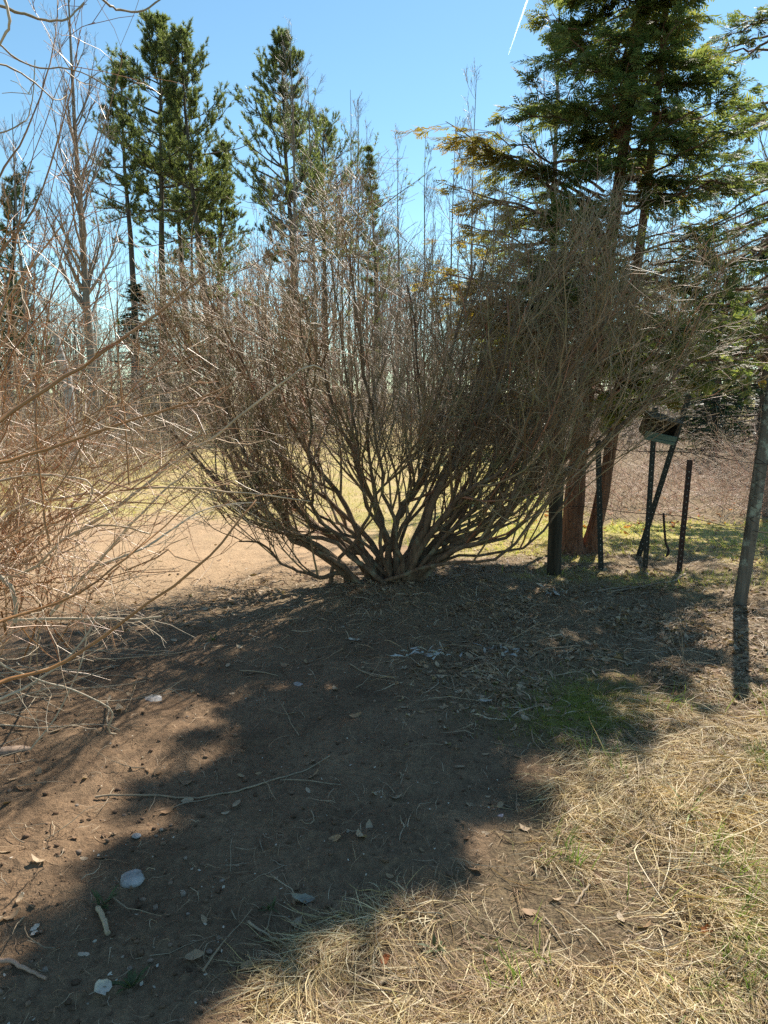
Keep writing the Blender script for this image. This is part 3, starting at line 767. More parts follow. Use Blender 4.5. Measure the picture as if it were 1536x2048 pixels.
# young bare trees of the wood edge: four kinds, copied
WG = 'young bare trees of the wood edge'
protos = []
for k in range(5):
    tr, cr = bare_tree_mesh(9.0, 0.05, 0.24, 16, 500+k, 1.0, 0.16, 0.2)
    protos.append((tr, cr))
wood = []
spots = [
    (945, 150, 44, 'highest fuzzy birch top in the sky gap between bush and cedar'),
    (905, 235, 46, 'bare sapling just left of the highest fuzzy birch top'),
    (975, 240, 52, 'far bare sapling between the highest birch top and the golden cedar bough'),
    (1010, 300, 40, 'bare sapling half behind the golden left tips of the cedar'),
    (850, 270, 42, 'bare sapling over the crown of the bush where the sky gap begins'),
    (805, 260, 48, 'thin bare tree just right of the small distant pine top'),
    (725, 200, 50, 'thin bare tree just left of the small distant pine top'),
    (680, 300, 40, 'low twiggy tree under the long flat pine boughs'),
    (520, 400, 44, 'low bare tree between the dense pointed pine and the broad pine'),
    (470, 450, 40, 'short bare tree right of the lower pine trunk of the twin'),
    (225, 430, 42, 'bare sapling between the tallest bare tree and the slimmest pine'),
    (140, 420, 36, 'bare sapling just left of the tallest bare trunk'),
    (100, 480, 48, 'far bare tree standing above the pale birch snag'),
    (20, 470, 40, 'bare tree in front of the pine at the left edge'),
    (-40, 380, 35, 'bare tree whose branches enter from the left edge'),
    (300, 520, 50, 'far bare tree glimpsed between the trunks of the slimmest and tallest pines'),
    (1330, 260, 30, 'bare tree seen through the gaps right of the cedar trunks'),
    (1410, 330, 33, 'bare tree behind the boughs midway between cedar and right-hand evergreen'),
    (1460, 250, 26, 'bare tree above the dark evergreen boughs at the right'),
    (1530, 300, 30, 'bare tree behind the top of the right wooden post'),
    (1600, 300, 28, 'bare tree leaning in past the right edge'),
    (870, 400, 33, 'bare tree behind the densest part of the bush, nearest of that group'),
    (760, 420, 30, 'bare tree behind the middle of the bush under the small pine top'),
    (580, 480, 36, 'short bare tree beside the dark spruce seen through the bush'),
    (60, 570, 30, 'low bare tree left of the pale birch snag'),
    (165, 600, 33, 'low bare tree at the foot of the tallest bare trunk'),
    (1200, 380, 40, 'bare tree hidden behind the cedar trunks')]
pobj = []
for k, (tr, cr) in enumerate(protos):
    e = empty('young_bare_tree', (0, 0, 0), 'x', 'bare tree', WG)
    tr.build('trunk', M_GREYBARK, e); cr.build('branches', M_FARTWIG, e, kind='stuff')
    pobj.append(e)
for i, (px, ty, Y, lab) in enumerate(spots):
    x = xat(px, Y, 600); h = htop(ty, px, Y)-hz(x, Y)
    k = i % 5
    if i < 5:
        e = pobj[k]; e.location = (x, Y, hz(x, Y)); e.scale = (h/9,)*3; e.rotation_euler = (0, 0, i*1.3); e['label'] = lab
    else:
        place(pobj[k], (x, Y, hz(x, Y)), i*2.1, h/9, lab, WG)

# dark spruces low among the trunks
def spruce(px, ty, Y, hw, lab, seed):
    global rng
    rng = np.random.default_rng(seed)
    x = xat(px, Y, 700); h = htop(ty, px, Y)
    e = empty('spruce_tree', (x, Y, hz(x, Y)), lab, 'spruce tree', 'dark spruces under the pines')
    T = np.array([[0, 0, 0], [0, 0, h*.5], [0, 0, h]], float)
    MB().tubes(T, np.array([.12, .07, .01]), 6).build('trunk', M_PINEBARK, e)
    K = 170; t = rng.uniform(0.05, 0.97, K); a = rng.uniform(0, 6.28, K)
    st = np.stack([0*t, 0*t, t*h], 1); d = np.stack([np.cos(a), np.sin(a), -0.15+0*a], 1)
    L = hw*(1-t)*rng.uniform(.75, 1.1, K)+.12
    Q = grow(st, d, L, 5, 0.03, .05); RQ = taper(L*.015+.004, L*0+.004, 5)
    MB().tubes(Q, RQ, 3).build('branches', M_PINEBARK, e, kind='stuff')
    s2, d2, r2, i2, t2 = branch(Q, RQ, 26, .1, 1, .4, 1.0); d2[:, 2] = d2[:, 2]*.5-.15
    L2 = rng.uniform(.12, .32, len(s2)); sdv = unit(np.cross(d2, rnd(len(s2))))*.02
    nd = MB().quads(np.stack([s2-sdv, s2+sdv, s2+unit(d2)*L2[:, None]+sdv*.3, s2+unit(d2)*L2[:, None]-sdv*.3], 1))
    nd.build('needles', M_SPRUCE, e, kind='stuff', smooth=False)
spruce(275, 560, 30, 1.6, 'dark little spruce at the foot of the slimmest pine', 61)
spruce(588, 560, 27, 1.7, 'dark spruce seen through the middle of the bush under the broad pine', 62)
spruce(330, 600, 33, 1.5, 'dark spruce partly hidden behind the left twigs of the bush', 63)
spruce(30, 520, 36, 2.2, 'dark evergreen behind the arching shrub at the left', 64)
rng = np.random.default_rng(21)

# pale broken birch at the left
e = empty('birch_snag', (xat(128, 17, 760), 17, 0), 'pale leaning birch snag seen through the left shrub', 'dead tree')
P = spline([aty(140, 840, 17)*[1, 1, 0]+[0, 0, 0], aty(138, 780, 17), aty(126, 725, 17), aty(117, 695, 17), aty(112, 665, 17)], 10)
MB().tubes(P, np.linspace(.12, .06, 10), 9, cap=True).build('trunk', plain_mat('birch_bark', (0.16, 0.14, 0.12), (0.50, 0.46, 0.42), 5, 0.8, stretch=(1, 1, 4)), e, origin=tuple(e.location))

# ------------------------------------------------------------------ undergrowth and far wood
def thicket(name, lab, cat, K, xr, yr_, hh, mat, rad=.008, kids=6, seed=1, lean=.35, group=None, kind='stuff', wob=0.13, clump=None):
    global rng
    rng = np.random.default_rng(seed)
    x = rng.uniform(xr[0], xr[1], K); y = rng.uniform(yr_[0], yr_[1], K)
    if clump: x += rng.normal(size=K)*clump
    hm = 0.2+.9*vnoise(x*0.45, y*0.3, seed)+.8*vnoise(x*1.3, y*1.0, seed+3)
    st = np.stack([x, y, height(x, y)-.02], 1)
    d = unit(np.stack([rng.normal(size=K)*lean, rng.normal(size=K)*lean, np.ones(K)], 1))
    L = rng.uniform(hh[0], hh[1], K)*hm
    P = grow(st, d, L, 5, -0.02, wob); R = taper(np.full(K, rad)*rng.uniform(.6, 1.3, K), np.full(K, rad*.35), 5)
    b = MB().tubes(P, R, 3)
    s2, d2, r2, i2, t2 = branch(P, R, kids, .15, 1, .4, 1.1)
    Q = grow(s2, d2, L[i2]*rng.uniform(.15, .45, len(s2)), 3, 0.03, .2); RQ = taper(r2*.6, r2*0+rad*.25, 3); b.tubes(Q, RQ, 3)
    o = b.build(name, mat, None, kind=kind)
    tag(o, lab, cat, group)
    return o
thicket('undergrowth', 'grey-brown twiggy undergrowth along the far edge of the lawn', 'undergrowth', 1800, (-21, 13), (24, 34), (1.5, 4.6), M_BRUSH, .013, 8, 41, .4)
thicket('brush_thicket', 'dense pale brush at the left beyond the arching shrub', 'brush', 950, (-13, -4.4), (13, 19), (0.8, 2.6), M_BRUSH, .007, 8, 42, .6, wob=.2)
thicket('bramble_patch', 'tangle of reddish-brown bramble canes beyond the wire fence', 'brambles', 1750, (2.5, 11.0), (9.7, 15.5), (0.5, 1.5), M_BRAMBLE, .0044, 7, 43, .8, wob=.24)
thicket('dry_weeds', 'pale bleached stalks sprawling among the bramble canes', 'dry weeds', 420, (2.6, 10.0), (9.6, 14), (0.5, 1.3), M_WHITECANE, .0036, 6, 47, .9, wob=.22)
thicket('low_scrub', 'thin brown scrub beyond the brambles under the evergreens', 'scrub', 900, (1, 22), (19, 28), (1.0, 3.2), M_FARTWIG, .010, 7, 44, .4)
# the far wood, one mass
rng = np.random.default_rng(45)
K = 900; x = rng.uniform(-60, 60, K); y = rng.uniform(50, 90, K)
hh_ = (5.0+6.5*vnoise(x*.12, y*.05, 3))*(y/75)*np.interp(x/y, [-.40, -.33, -.29, -.22], [1.1, .85, .95, 1.55])
P = grow(np.stack([x, y, height(x, y)], 1), np.stack([rng.normal(size=K)*.05, rng.normal(size=K)*.05, np.ones(K)], 1), hh_, 6, .1, .05)
R = taper(rng.uniform(.05, .12, K), np.full(K, .02), 6)
fb = MB().tubes(P, R, 4)
s2, d2, r2, i2, t2 = branch(P, R, 20, .2, 1, .5, 1.0)
Q = grow(s2, d2, hh_[i2]*rng.uniform(.14, .30, len(s2)), 3, .12, .12); RQ = taper(r2*.5, r2*0+.015, 3); fb.tubes(Q, RQ, 3)
tag(fb.build('far_wood', M_FARTWIG, None, kind='stuff'), 'far bare wood behind everything on the horizon', 'wood')

# ------------------------------------------------------------------ the cedar behind the fence, right
def sprays(mb, st, d, L, tone, flat=0.75, k=6, wid=0.012):
    """fan-shaped flat sprays: a rib and k pairs of scaly leaflets in the spray's own plane"""
    M = len(st); d = unit(d)
    nrm = rnd(M)*(1-flat)+np.array([0, 0, 1.0])*flat; sdv = unit(np.cross(d, nrm)); nv = unit(np.cross(sdv, d))
    for j in range(k):
        f = (j+.6)/k
        for s_ in (-1, 1):
            o = st+d*(L*f)[:, None]
            ll = L*(0.52*(1-f)+0.14)*rng.uniform(.75, 1.2, M)
            dv = unit(d*0.75+sdv*s_*0.7+nv*rng.normal(size=M)[:, None]*.12-np.array([0, 0, .12]))
            wv = unit(np.cross(dv, nv))*(wid*(0.8+L*1.2))[:, None]
            mv = o+dv*(ll*.45)[:, None]
            mb.quads(np.stack([o, mv-wv, o+dv*ll[:, None], mv+wv], 1), tone)

def evergreen(name, x, Y, trunks, boughs, lab, cat, mat, spray_len, seed, tonefn, down=-0.1, zero=None, mid_k=9, spray_k=4, wid=.013):
    """boughs: list of (start, end, droop); each carries side branchlets that carry sprays"""
    global rng
    rng = np.random.default_rng(seed)
    e = empty(name, (x, Y, 0), lab, cat)
    for (pts, r0, r1) in trunks:
        P = spline(pts, 18); N = 18
        ns = 40; P = spline(pts, 40); N = 40; zz_ = P[:, 2]
        mb = MB().tubes(P, np.linspace(r0, r1, N)*(1+.5*np.exp(-zz_/.10)), ns)
        th = np.arange(ns)[None]*8.0/ns+0*zz_[:, None]; zz2 = zz_[:, None]*1.6+0*th
        f1 = vnoise(np.abs(th-4)*1.6+zz2*.25, zz2*.8, 5); f2 = vnoise(np.abs(th-4)*5+zz2*.3, zz2*2.2, 6)
        V_ = mb.v[-1].reshape(N, ns, 3); mb.v[-1] = (P[:, None]+(V_-P[:, None])*(.80+.32*f1+.22*f2)[..., None]).reshape(-1, 3)
        mb.build('trunk', M_CEDARBARK, e, origin=(x, Y, 0))
    N = 10; BP = []
    for (s, t, dr) in boughs:
        s = np.array(s); t = np.array(t); m = (s+t)/2+np.array([0, 0, dr])
        q = np.linspace(0, 1, N)[:, None]
        BP.append((1-q)**2*s+2*q*(1-q)*m+q*q*t)
    BP = np.array(BP); BL = np.linalg.norm(BP[:, -1]-BP[:, 0], axis=1)
    BP[:, 1:] += rng.normal(size=BP[:, 1:].shape)*.02
    BR = taper(np.clip(BL*.013, .006, .03), BL*0+.003, N)
    for k in range(0):
        pass
    MB().tubes(BP, BR, 5).build('branches', M_CEDARBARK, e, origin=(x, Y, 0), kind='stuff')
    s2, d2, r2, i2, t2 = branch(BP, BR, mid_k, .22, 1.0, .35, .9)
    d2[:, 2] = d2[:, 2]*.4+down
    L2 = np.clip(BL[i2]*.34*rng.uniform(.6, 1.15, len(s2))*(1.15-.6*t2), .1, .6)
    Q = grow(s2, d2, L2, 5, -0.02, .08); RQ = taper(np.minimum(r2*.5, .005), r2*0+.0015, 5)
    tw = MB().tubes(Q, RQ, 3)
    tw.build('twigs', M_CEDARBARK, e, origin=(x, Y, 0), kind='stuff')
    s3, d3, r3, i3, t3 = branch(Q, RQ, spray_k, .1, 1.0, .15, .8)
    d3[:, 2] = d3[:, 2]*.6-.08
    L3 = spray_len*rng.uniform(.6, 1.25, len(s3))
    fo = MB()
    sprays(fo, s3, d3, L3, tonefn(s3), wid=wid)
    fo.build('foliage', mat, e, origin=(x, Y, 0), kind='stuff', smooth=False)
    return e

CX, CY = float(gnd(1160, 1108)[0]), 7.5
rb = np.random.default_rng(88)
def rad_at(z):
    return np.interp(z, [1.6, 2.2, 3.0, 3.7, 4.3, 5.0, 5.8, 6.6, 7.2], [0.9, 1.5, 1.65, 1.35, 1.0, .78, .58, .35, .12])
tc = [([(CX-.08, CY, -.05), (CX-.06, CY, .6), (CX, CY, 1.5), (CX+.2, CY, 3.2), (CX+.35, CY, 5.0), (CX+.42, CY, 7.0)], .098, .02),
      ([(CX+.10, CY+.03, -.05), (CX+.21, CY+.03, .5), (CX+.30, CY+.03, 1.2), (CX+.5, CY+.1, 3.0), (CX+.62, CY+.1, 4.8), (CX+.62, CY, 6.2)], .070, .015),
      ([(CX-.04, CY+.08, 0.0), (CX-.17, CY+.08, .12), (CX-.26, CY+.08, .5), (CX-.22, CY+.1, 1.3), (CX-.2, CY+.2, 3.0)], .035, .012)]
bghs = []
for i in range(250):
    z = 1.5+5.6*rb.random()**1.1
    a = rb.uniform(0, 6.283)
    if math.cos(a) > .15 and z < 4.6 and rb.random() < .35: continue
    cxz = CX-0.02+0.06*z
    R = rad_at(z)*rb.uniform(.45, 1.12)
    if rb.random() < .12: R *= 1.2
    dx, dy = math.cos(a)*R, math.sin(a)*R
    bghs.append(((cxz+dx*.04, CY+dy*.04, z-.05*R), (cxz+dx, CY+dy, z+R*rb.uniform(-.12, .22)), -.10*R))
for q in range(5): bghs.append(((CX+.1, CY, 3.2+.08*q), tuple(aty(890+q*22, 248+q*16, CY-.2)), .12))
for q in range(14): bghs.append(((CX, CY, 2.2+.06*q), tuple(aty(900+q*9, 560+q*20, CY-.4+.1*(q%5))), .15))
for i in range(45):
    z = rb.uniform(1.9, 6.2); a = rb.uniform(-2.9, -.5); R = rad_at(z)*rb.uniform(.35, .8); cxz = CX+.25+.06*z
    bghs.append(((cxz, CY, z), (cxz+math.cos(a)*R, CY+math.sin(a)*R, z-R*rb.uniform(.05, .35)), .10*R))
def ctone(p):
    px, py = proj(p[:, 0], p[:, 1], p[:, 2])
    out = (CX+.3-p[:, 0])/1.7
    g = smooth(.42, .95, out+.25*(vnoise(p[:, 0]*2.5, p[:, 2]*2.5+p[:, 1], 9)-.5))*.9
    spots_ = (vnoise(p[:, 0]*5, p[:, 2]*5+p[:, 1]*3, 10) > .80)*.55
    return np.clip(np.maximum(g, spots_)*rng.uniform(.5, 1.1, len(p)), 0, 1)
cedar = evergreen('cedar_tree', CX, CY, tc, bghs, 'large cedar with shaggy red-brown trunks and bronzed left-hand boughs behind the bush', 'cedar tree', M_CEDAR, .145, 89, ctone, mid_k=13, spray_k=5, wid=.0085)

# second evergreen reaching in from the right, and a darker one
HX, HY = 8.2, 11.2
bg2 = []
for i in range(125):
    z = 1.9+5.8*rb.random()
    a = rb.uniform(0, 6.283); z += .6; R = (2.2-.16*z)*rb.uniform(.7, 1.2)+.3
    bg2.append(((HX, HY, z), (HX+math.cos(a)*R, HY+math.sin(a)*R, z-R*rb.uniform(-.1, .22)), .10*R))
for (sx, sy, ex, ey, dd_) in ((1600, 90, 1400, 150, 10.6), (1600, 215, 1330, 330, 10.2), (1620, 330, 1310, 470, 10.0), (1620, 400, 1290, 560, 10.4), (1620, 250, 1440, 235, 10.2), (1600, 20, 1470, 60, 10.6), (1600, 470, 1400, 560, 10.2), (1620, 560, 1330, 640, 10.3), (1620, 620, 1380, 760, 10.3), (1640, 560, 1430, 700, 9.8), (1640, 520, 1360, 690, 10.6), (1640, 640, 1450, 770, 10.0), (1640, 420, 1380, 610, 9.6)):
    s_ = aty(sx, sy, HY); t_ = aty(ex, ey, dd_)
    for q in range(3):
        bg2.append((s_+rb.normal(size=3)*.12, t_+rb.normal(size=3)*.14, .12))
evergreen('hemlock_tree', HX, HY, [([(HX, HY, -.05), (HX+.02, HY, 2), (HX+.05, HY, 5), (HX+.1, HY, 8.3)], .13, .02)], bg2,
          'dark evergreen at the right edge with long drooping boughs', 'evergreen tree', M_CEDAR, .15, 90, lambda p: np.where(rng.random(len(p)) < .07, .9, .05)*rng.uniform(.3, 1, len(p)), mid_k=11, spray_k=4, wid=.011)
# small dark evergreens further back, right
for q, (px, ty, Y, hw, lab) in enumerate(((1440, 540, 19, 1.5, 'young dark evergreen beyond the brambles near the right post'), (1000, 640, 20, 1.6, 'dark evergreen seen through the right half of the bush'), (1535, 450, 17, 2.0, 'dark evergreen behind the right wooden post'))):
    spruce(px, ty, Y, hw, lab, 70+q)
rng = np.random.default_rng(22)

# ------------------------------------------------------------------ wire fence, posts, feeder
A = gnd(1108, 1150); B = gnd(1476, 1212); A[2] = B[2] = 0
fd = (B-A)/np.linalg.norm(B-A)
fence = empty('wire_fence', tuple(A), 'sagging chain-link wire fence on wooden and steel posts right of the bush', 'fence')
def onf(s, off=0.0):
    p = A+fd*s+np.array([fd[1], -fd[0], 0])*off; return p
def fs(px, py):                        # distance along the fence of the spot seen at px
    r = ray(px, py); n = np.array([fd[1], -fd[0]])
    t = (A[:2] @ n)/(r[:2] @ n); p = r[:2]*t; return float((p-A[:2]) @ fd[:2])
# chain link: woven zigzag wires
pitch = 0.092; H = 1.12; s0_ = 0.12; s1_ = np.linalg.norm(B-A)+1.6
nw = int((s1_-s0_)/pitch); nseg = int(H/(pitch*.5))
wm = MB()
kk = np.arange(nseg+1)
for q in range(nw):
    s = s0_+q*pitch+((kk+q*0) % 2)*pitch*1.02
    sag = 0.03*np.sin(s*2.3)+0.02*np.sin(s*5.1)
    zz = 0.03+kk*pitch*.5+sag*(kk/nseg)+0.012*np.sin(s*3+kk)
    off = .012*np.sin(s*1.7+kk*.35)+((kk) % 2)*.003
    P = A[None]+fd[None]*s[:, None]+np.array([fd[1], -fd[0], 0])[None]*off[:, None]; P[:, 2] = zz+height(P[:, 0], P[:, 1])
    wm.tubes(P, np.full(nseg+1, .0030), 3)
wm.build('wire_mesh', M_WIRE, fence, origin=A, kind='stuff')
for zt in (1.13, .62):
    s = np.linspace(s0_, s1_, 40); P = A[None]+fd[None]*s[:, None]; P[:, 2] = zt+.03*np.sin(s*2.3)+.012*np.sin(s*7)
    MB().tubes(P, np.full(40, .003), 4).build('line_wire', M_WIRE, fence, origin=A)
def wood_post(px0, py0, px1, py1, r, mat, lab, Yt=0.0, n=14):
    g = gnd(px0, py0); t = aty(px1, py1, g[1]+Yt)
    P = np.linspace(g-[0, 0, .12], t, n)+np.r_[[np.zeros(3)], rng.normal(size=(n-2, 3))*.0022, [np.zeros(3)]]
    o = MB().tubes(P, np.linspace(r*1.06, r*.94, n)*(1+rng.normal(size=n)*.012), 16, cap=True).build('wooden_post', mat, fence, origin=A)
    o['label'] = lab
wood_post(1108, 1152, 1122, 640, .060, M_MOSSPOST, 'thick dark mossy wooden post')
wood_post(1476, 1212, 1566, 640, .047, M_POST, 'weathered lichened wooden post')
def t_post(px0, py0, px1, py1, parent, mat, name='steel_post', lab=None, org=None, wd=.036, studs=True, Y1=0.0):
    """studded T-post: flange, web and a row of studs on the face"""
    g = gnd(px0, py0); t = aty(px1, py1, g[1]+Y1); ax = unit((t-g)[None])[0]; L = np.linalg.norm(t-g)+.15
    sx = unit(np.cross(ax, [0, 1, 0])[None])[0]; sy = np.cross(sx, ax)
    sx = -sx if sx[0] < 0 else sx
    Rm = np.stack([sx, sy, ax], 1)
    c = g+ax*(L/2-.15)
    b = MB().box(c, (wd, .005, L), Rm, .001); b.box(c+sy*.017, (.005, .03, L-.004), Rm, .001)
    o = b.build(name, mat, parent, smooth=False, origin=org)
    if lab: o['label'] = lab
    if studs:
        k = int((L-.2)/.055); sb = MB()
        for q in range(k):
            sb.box(g+ax*(.04+q*.055)-sy*.005, (.008, .006, .012), Rm, .002)
        sb.build('stud', M_STUD, o, smooth=False, origin=org, kind='stuff')
    return o
t_post(1202, 1145, 1196, 880, fence, M_GREENSTEEL, lab='dark steel post beside the red trunks', org=A, wd=.05)
t_post(1358, 1143, 1380, 920, fence, M_STEEL, lab='rusty studded steel post standing free', org=A, wd=.052)
t_post(1290, 1138, 1311, 815, fence, M_GREENSTEEL, lab='dark steel post under the feeder', org=A, wd=.05)
g0 = gnd(1276, 1116)
lp = t_post(1276, 1116, 1378, 790, None, M_GREENSTEEL, name='leaning_stake', org=g0, wd=.055, studs=True, Y1=-.15)
tag(lp, 'dark steel stake leaning right against the bird feeder', 'stake')
# bird feeder: a sloping tray box with a lid
fc = aty(1320, 852, 6.35)
fe = empty('bird_feeder', tuple(fc), 'green wooden bird feeder tray hanging tilted on the crossed stakes', 'bird feeder')
fe.scale = (.9, .9, .86)
ct, s_t = math.cos(D2R(-12)), math.sin(D2R(-12))
Rf = np.array([[ct, 0, -s_t], [0, 1, 0], [s_t, 0, ct]]) @ np.array([[1, 0, 0], [0, math.cos(.25), -math.sin(.25)], [0, math.sin(.25), math.cos(.25)]])
def fbx(name, c, sz, mat, lab=None):
    o = MB().box(Rf @ np.array(c), sz, Rf, .003).build(name, mat, fe, smooth=False)
    if lab: o['label'] = lab
fbx('front_board', (0, -.11, -.075), (.30, .016, .052), M_TRAYGREEN)
fbx('front_board', (0, -.122, -.118), (.29, .016, .030), M_TRAYGREEN)
fbx('floor_board', (0, 0, -.112), (.28, .20, .014), M_TRAYGREEN)
fbx('back_board', (0, .10, -.01), (.28, .012, .19), M_TRAYWOOD)
fbx('side_board', (-.143, 0, -.03), (.012, .20, .15), M_TRAYWOOD)
fbx('side_board', (.143, 0, -.03), (.012, .20, .15), M_TRAYWOOD)
fbx('lid', (0, -.01, .092), (.33, .27, .014), M_TRAYWOOD)
fbx('corner_post', (-.13, -.09, .01), (.016, .016, .15), M_TRAYWOOD)
fbx('corner_post', (.13, -.09, .01), (.016, .016, .15), M_TRAYWOOD)
# hanging rod with a hook
hr = aty(1330, 1070, 6.5)
P = spline([aty(1327, 1026, 6.5), aty(1329, 1060, 6.5), aty(1332, 1088, 6.5), aty(1337, 1098, 6.48), aty(1336, 1108, 6.46), aty(1331, 1114, 6.46)], 14)
tag(MB().tubes(P, np.array([.010]*9+[.013, .012, .010, .008, .005]), 8, cap=True).build('hook_rod', M_STEEL, None, origin=hr), 'short black rod with a hooked lower end caught in the wire mesh', 'rod')

# ------------------------------------------------------------------ grass, litter and stones
def blades(name, lab, cat, n, fn, ymin, ymax, Lr, Wr, mat, seed, lift=(.15, .8), segs=6, droop=.35, power=1.0, flow=None, xr=None):
    global rng
    rng = np.random.default_rng(seed)
    p = scatter(n, fn, ymin, ymax, xr, power); x, y = p.T
    # tufts: draw blades towards shared centres
    cl = rng.random(n) < .6
    cx_, cy_ = np.round(x/.09+rng.normal(size=n)*.15)*.09, np.round(y/.09+rng.normal(size=n)*.15)*.09
    jit = .05*(vnoise(cx_*31, cy_*17, 4)-.5)
    x = np.where(cl, cx_+jit+rng.normal(size=n)*.014, x); y = np.where(cl, cy_-jit+rng.normal(size=n)*.014, y)
    L = rng.uniform(Lr[0], Lr[1], n)*(0.5+vnoise(x*2.2, y*2.2, 8))
    a = -1.0+(vnoise(x*1.3, y*1.3, 6)-.5)*(flow if flow else 9.0)+rng.normal(size=n)*np.where(rng.random(n) < .7, .35, 1.3)
    el = rng.uniform(lift[0], lift[1], n)
    d = np.stack([np.cos(a)*np.cos(el), np.sin(a)*np.cos(el), np.sin(el)], 1)
    st = np.stack([x, y, gz(x, y)-.003], 1)
    P = np.empty((n, segs, 3)); P[:, 0] = st
    tw = rng.normal(size=n)*.28
    for i in range(1, segs):
        ca, sa = np.cos(tw), np.sin(tw)
        d = np.stack([d[:, 0]*ca-d[:, 1]*sa, d[:, 0]*sa+d[:, 1]*ca, d[:, 2]-droop*rng.uniform(.6, 1.3, n)], 1)
        d = unit(d+rnd(n)*.10); P[:, i] = P[:, i-1]+d*(L/(segs-1))[:, None]
    gzz = gz(P[..., 0].ravel(), P[..., 1].ravel()).reshape(n, segs)
    P[:, 1:, 2] = np.maximum(P[:, 1:, 2], gzz[:, 1:]+.002+rng.uniform(0, .016, n)[:, None])
    sdv = unit(np.cross(P[:, -1]-P[:, 0], rnd(n)*.5+np.array([0, 0, 1.0])))
    prof = np.interp(np.linspace(0, 1, segs), [0, .3, 1], [.8, 1, .12])
    W_ = rng.uniform(Wr[0], Wr[1], n)[:, None]*prof[None]
    o = MB().ribbons(P, W_, sdv).build(name, mat, None, kind='stuff')
    return tag(o, lab, cat)
def f_grass(x, y): return cover(x, y)[0]*(.03+.97*smooth(.40, .49, fbm(x*3.3, y*3.3, 3, 90)))
def f_litter(x, y): return np.clip(cover(x, y)[1]*.9+cover(x, y)[0]*.2, 0, 1)
def f_soil(x, y):
    g, l, m, lw = cover(x, y); return np.clip(1-g-lw, 0, 1)*.8+.05
def f_lawn(x, y): return cover(x, y)[3]*(1-.8*smooth(1.6, -.6, x-.06*y))*(.4+.6*vnoise(x*.9, y*.9, 71))
blades('dry_grass', 'matted straw-coloured dead grass covering the lower right ground', 'dry grass', 30000, f_grass, 1.35, 5.5, (.07, .27), (.0006, .0018), M_STRAW, 51, lift=(.0, .5), droop=.24, flow=4.5, segs=5)
blades('fine_dry_grass', 'fine short dead grass among the matted straw at the lower right', 'dry grass', 26000, lambda x, y: cover(x, y)[0]*(.25+.65*smooth(.36, .48, fbm(x*3.3, y*3.3, 3, 90))), 1.35, 6.5, (.03, .10), (.0006, .0013), M_LITTER, 52, (.0, .9), 3)
blades('long_dry_grass', 'long pale strands of dead grass combed over the ground at the right edge', 'dry grass', 2600, lambda x, y: cover(x, y)[0]*smooth(1230, 1400, proj(x, y, 0*x)[0])*smooth(1480, 1560, proj(x, y, 0*x)[1])*smooth(1950, 1800, proj(x, y, 0*x)[1]), 1.8, 3.8, (.28, .62), (.0008, .0019), M_STRAW, 65, lift=(.1, .7), droop=.16, flow=1.6, segs=9)
blades('green_blades', 'sparse fresh green blades in the dead grass', 'green grass', 1600, lambda x, y: f_grass(x, y)*(vnoise(x*3, y*3, 12) > .55), 1.4, 6, (.04, .13), (.001, .002), M_GREEN, 53, (.7, 1.4), 4, .15)
blades('straw_litter', 'brown straw and dead stalks littering the ground round the bush', 'straw litter', 13000, f_litter, 3.0, 8.5, (.05, .26), (.0012, .0034), M_LITTER, 54, (.0, .5), 5)
blades('moss_tufts', 'low green moss and grass patch in front of the fence', 'moss', 5000, lambda x, y: cover(x, y)[2], 3.2, 5.2, (.006, .02), (.001, .002), M_MOSS, 55, (.4, 1.4), 3)
blades('lawn_grass', 'short yellow-green lawn grass beyond the bare soil', 'lawn grass', 20000, f_lawn, 6.0, 22, (.03, .09), (.002, .005), M_LAWN, 56, (.5, 1.4), 3, .2, power=.8)
blades('pale_lawn_grass', 'short dry straw-coloured lawn grass beyond the sandy soil at the left', 'lawn grass', 12000, lambda x, y: cover(x, y)[3]*smooth(1.6, -.6, x-.06*y), 7.5, 24, (.03, .09), (.002, .005), M_STRAW, 66, (.5, 1.4), 3, .2, power=.8)
blades('root_fibres', 'thin dry rootlets strewn over the bare soil', 'rootlets', 3800, f_soil, 1.35, 6.0, (.03, .16), (.0006, .0013), M_LITTER, 57, (.0, .5), 6, .3)

def litter_leaves(name, lab, cat, n, fn, ymin, ymax, s, mat, seed):
    global rng
    rng = np.random.default_rng(seed)
    p = scatter(n, fn, ymin, ymax); x, y = p.T
    a = rng.uniform(0, 6.28, n); sz = rng.uniform(s[0], s[1], n)
    ax = np.stack([np.cos(a), np.sin(a), rng.normal(size=n)*.25], 1); ax = unit(ax)
    sd2 = unit(np.cross(ax, rnd(n)*.35+np.array([0, 0, 1.0])))
    N = 5; t = np.linspace(-1, 1, N)
    up = np.cross(sd2, ax)*1.0; up = np.where(up[:, 2:3] < 0, -up, up)
    P = np.stack([x, y, gz(x, y)+.006], 1)[:, None]+ax[:, None]*(t[None, :, None]*sz[:, None, None])+up[:, None]*((t**2)[None, :, None]*sz[:, None, None]*rng.uniform(0, .6, n)[:, None, None])
    wv = sz[:, None]*.55*np.sqrt(np.clip(1-t**2, 0, 1))[None]*rng.uniform(.5, 1, n)[:, None]+.0005
    return tag(MB().ribbons(P, wv, sd2).build(name, mat, None, kind='stuff'), lab, cat)
litter_leaves('leaf_litter', 'small curled dead leaves scattered under the bush', 'leaf litter', 5200, lambda x, y: cover(x, y)[1]*smooth(.3, .6, vnoise(x*3, y*3, 15))+.012, 2.0, 8.5, (.008, .034), M_DEADLEAF, 58)
litter_leaves('leaf_crumbs', 'pale crumbs of leaf and bark sprinkled on the bare soil', 'leaf crumbs', 500, f_soil, 1.35, 5.5, (.002, .007), M_PALELEAF, 59)
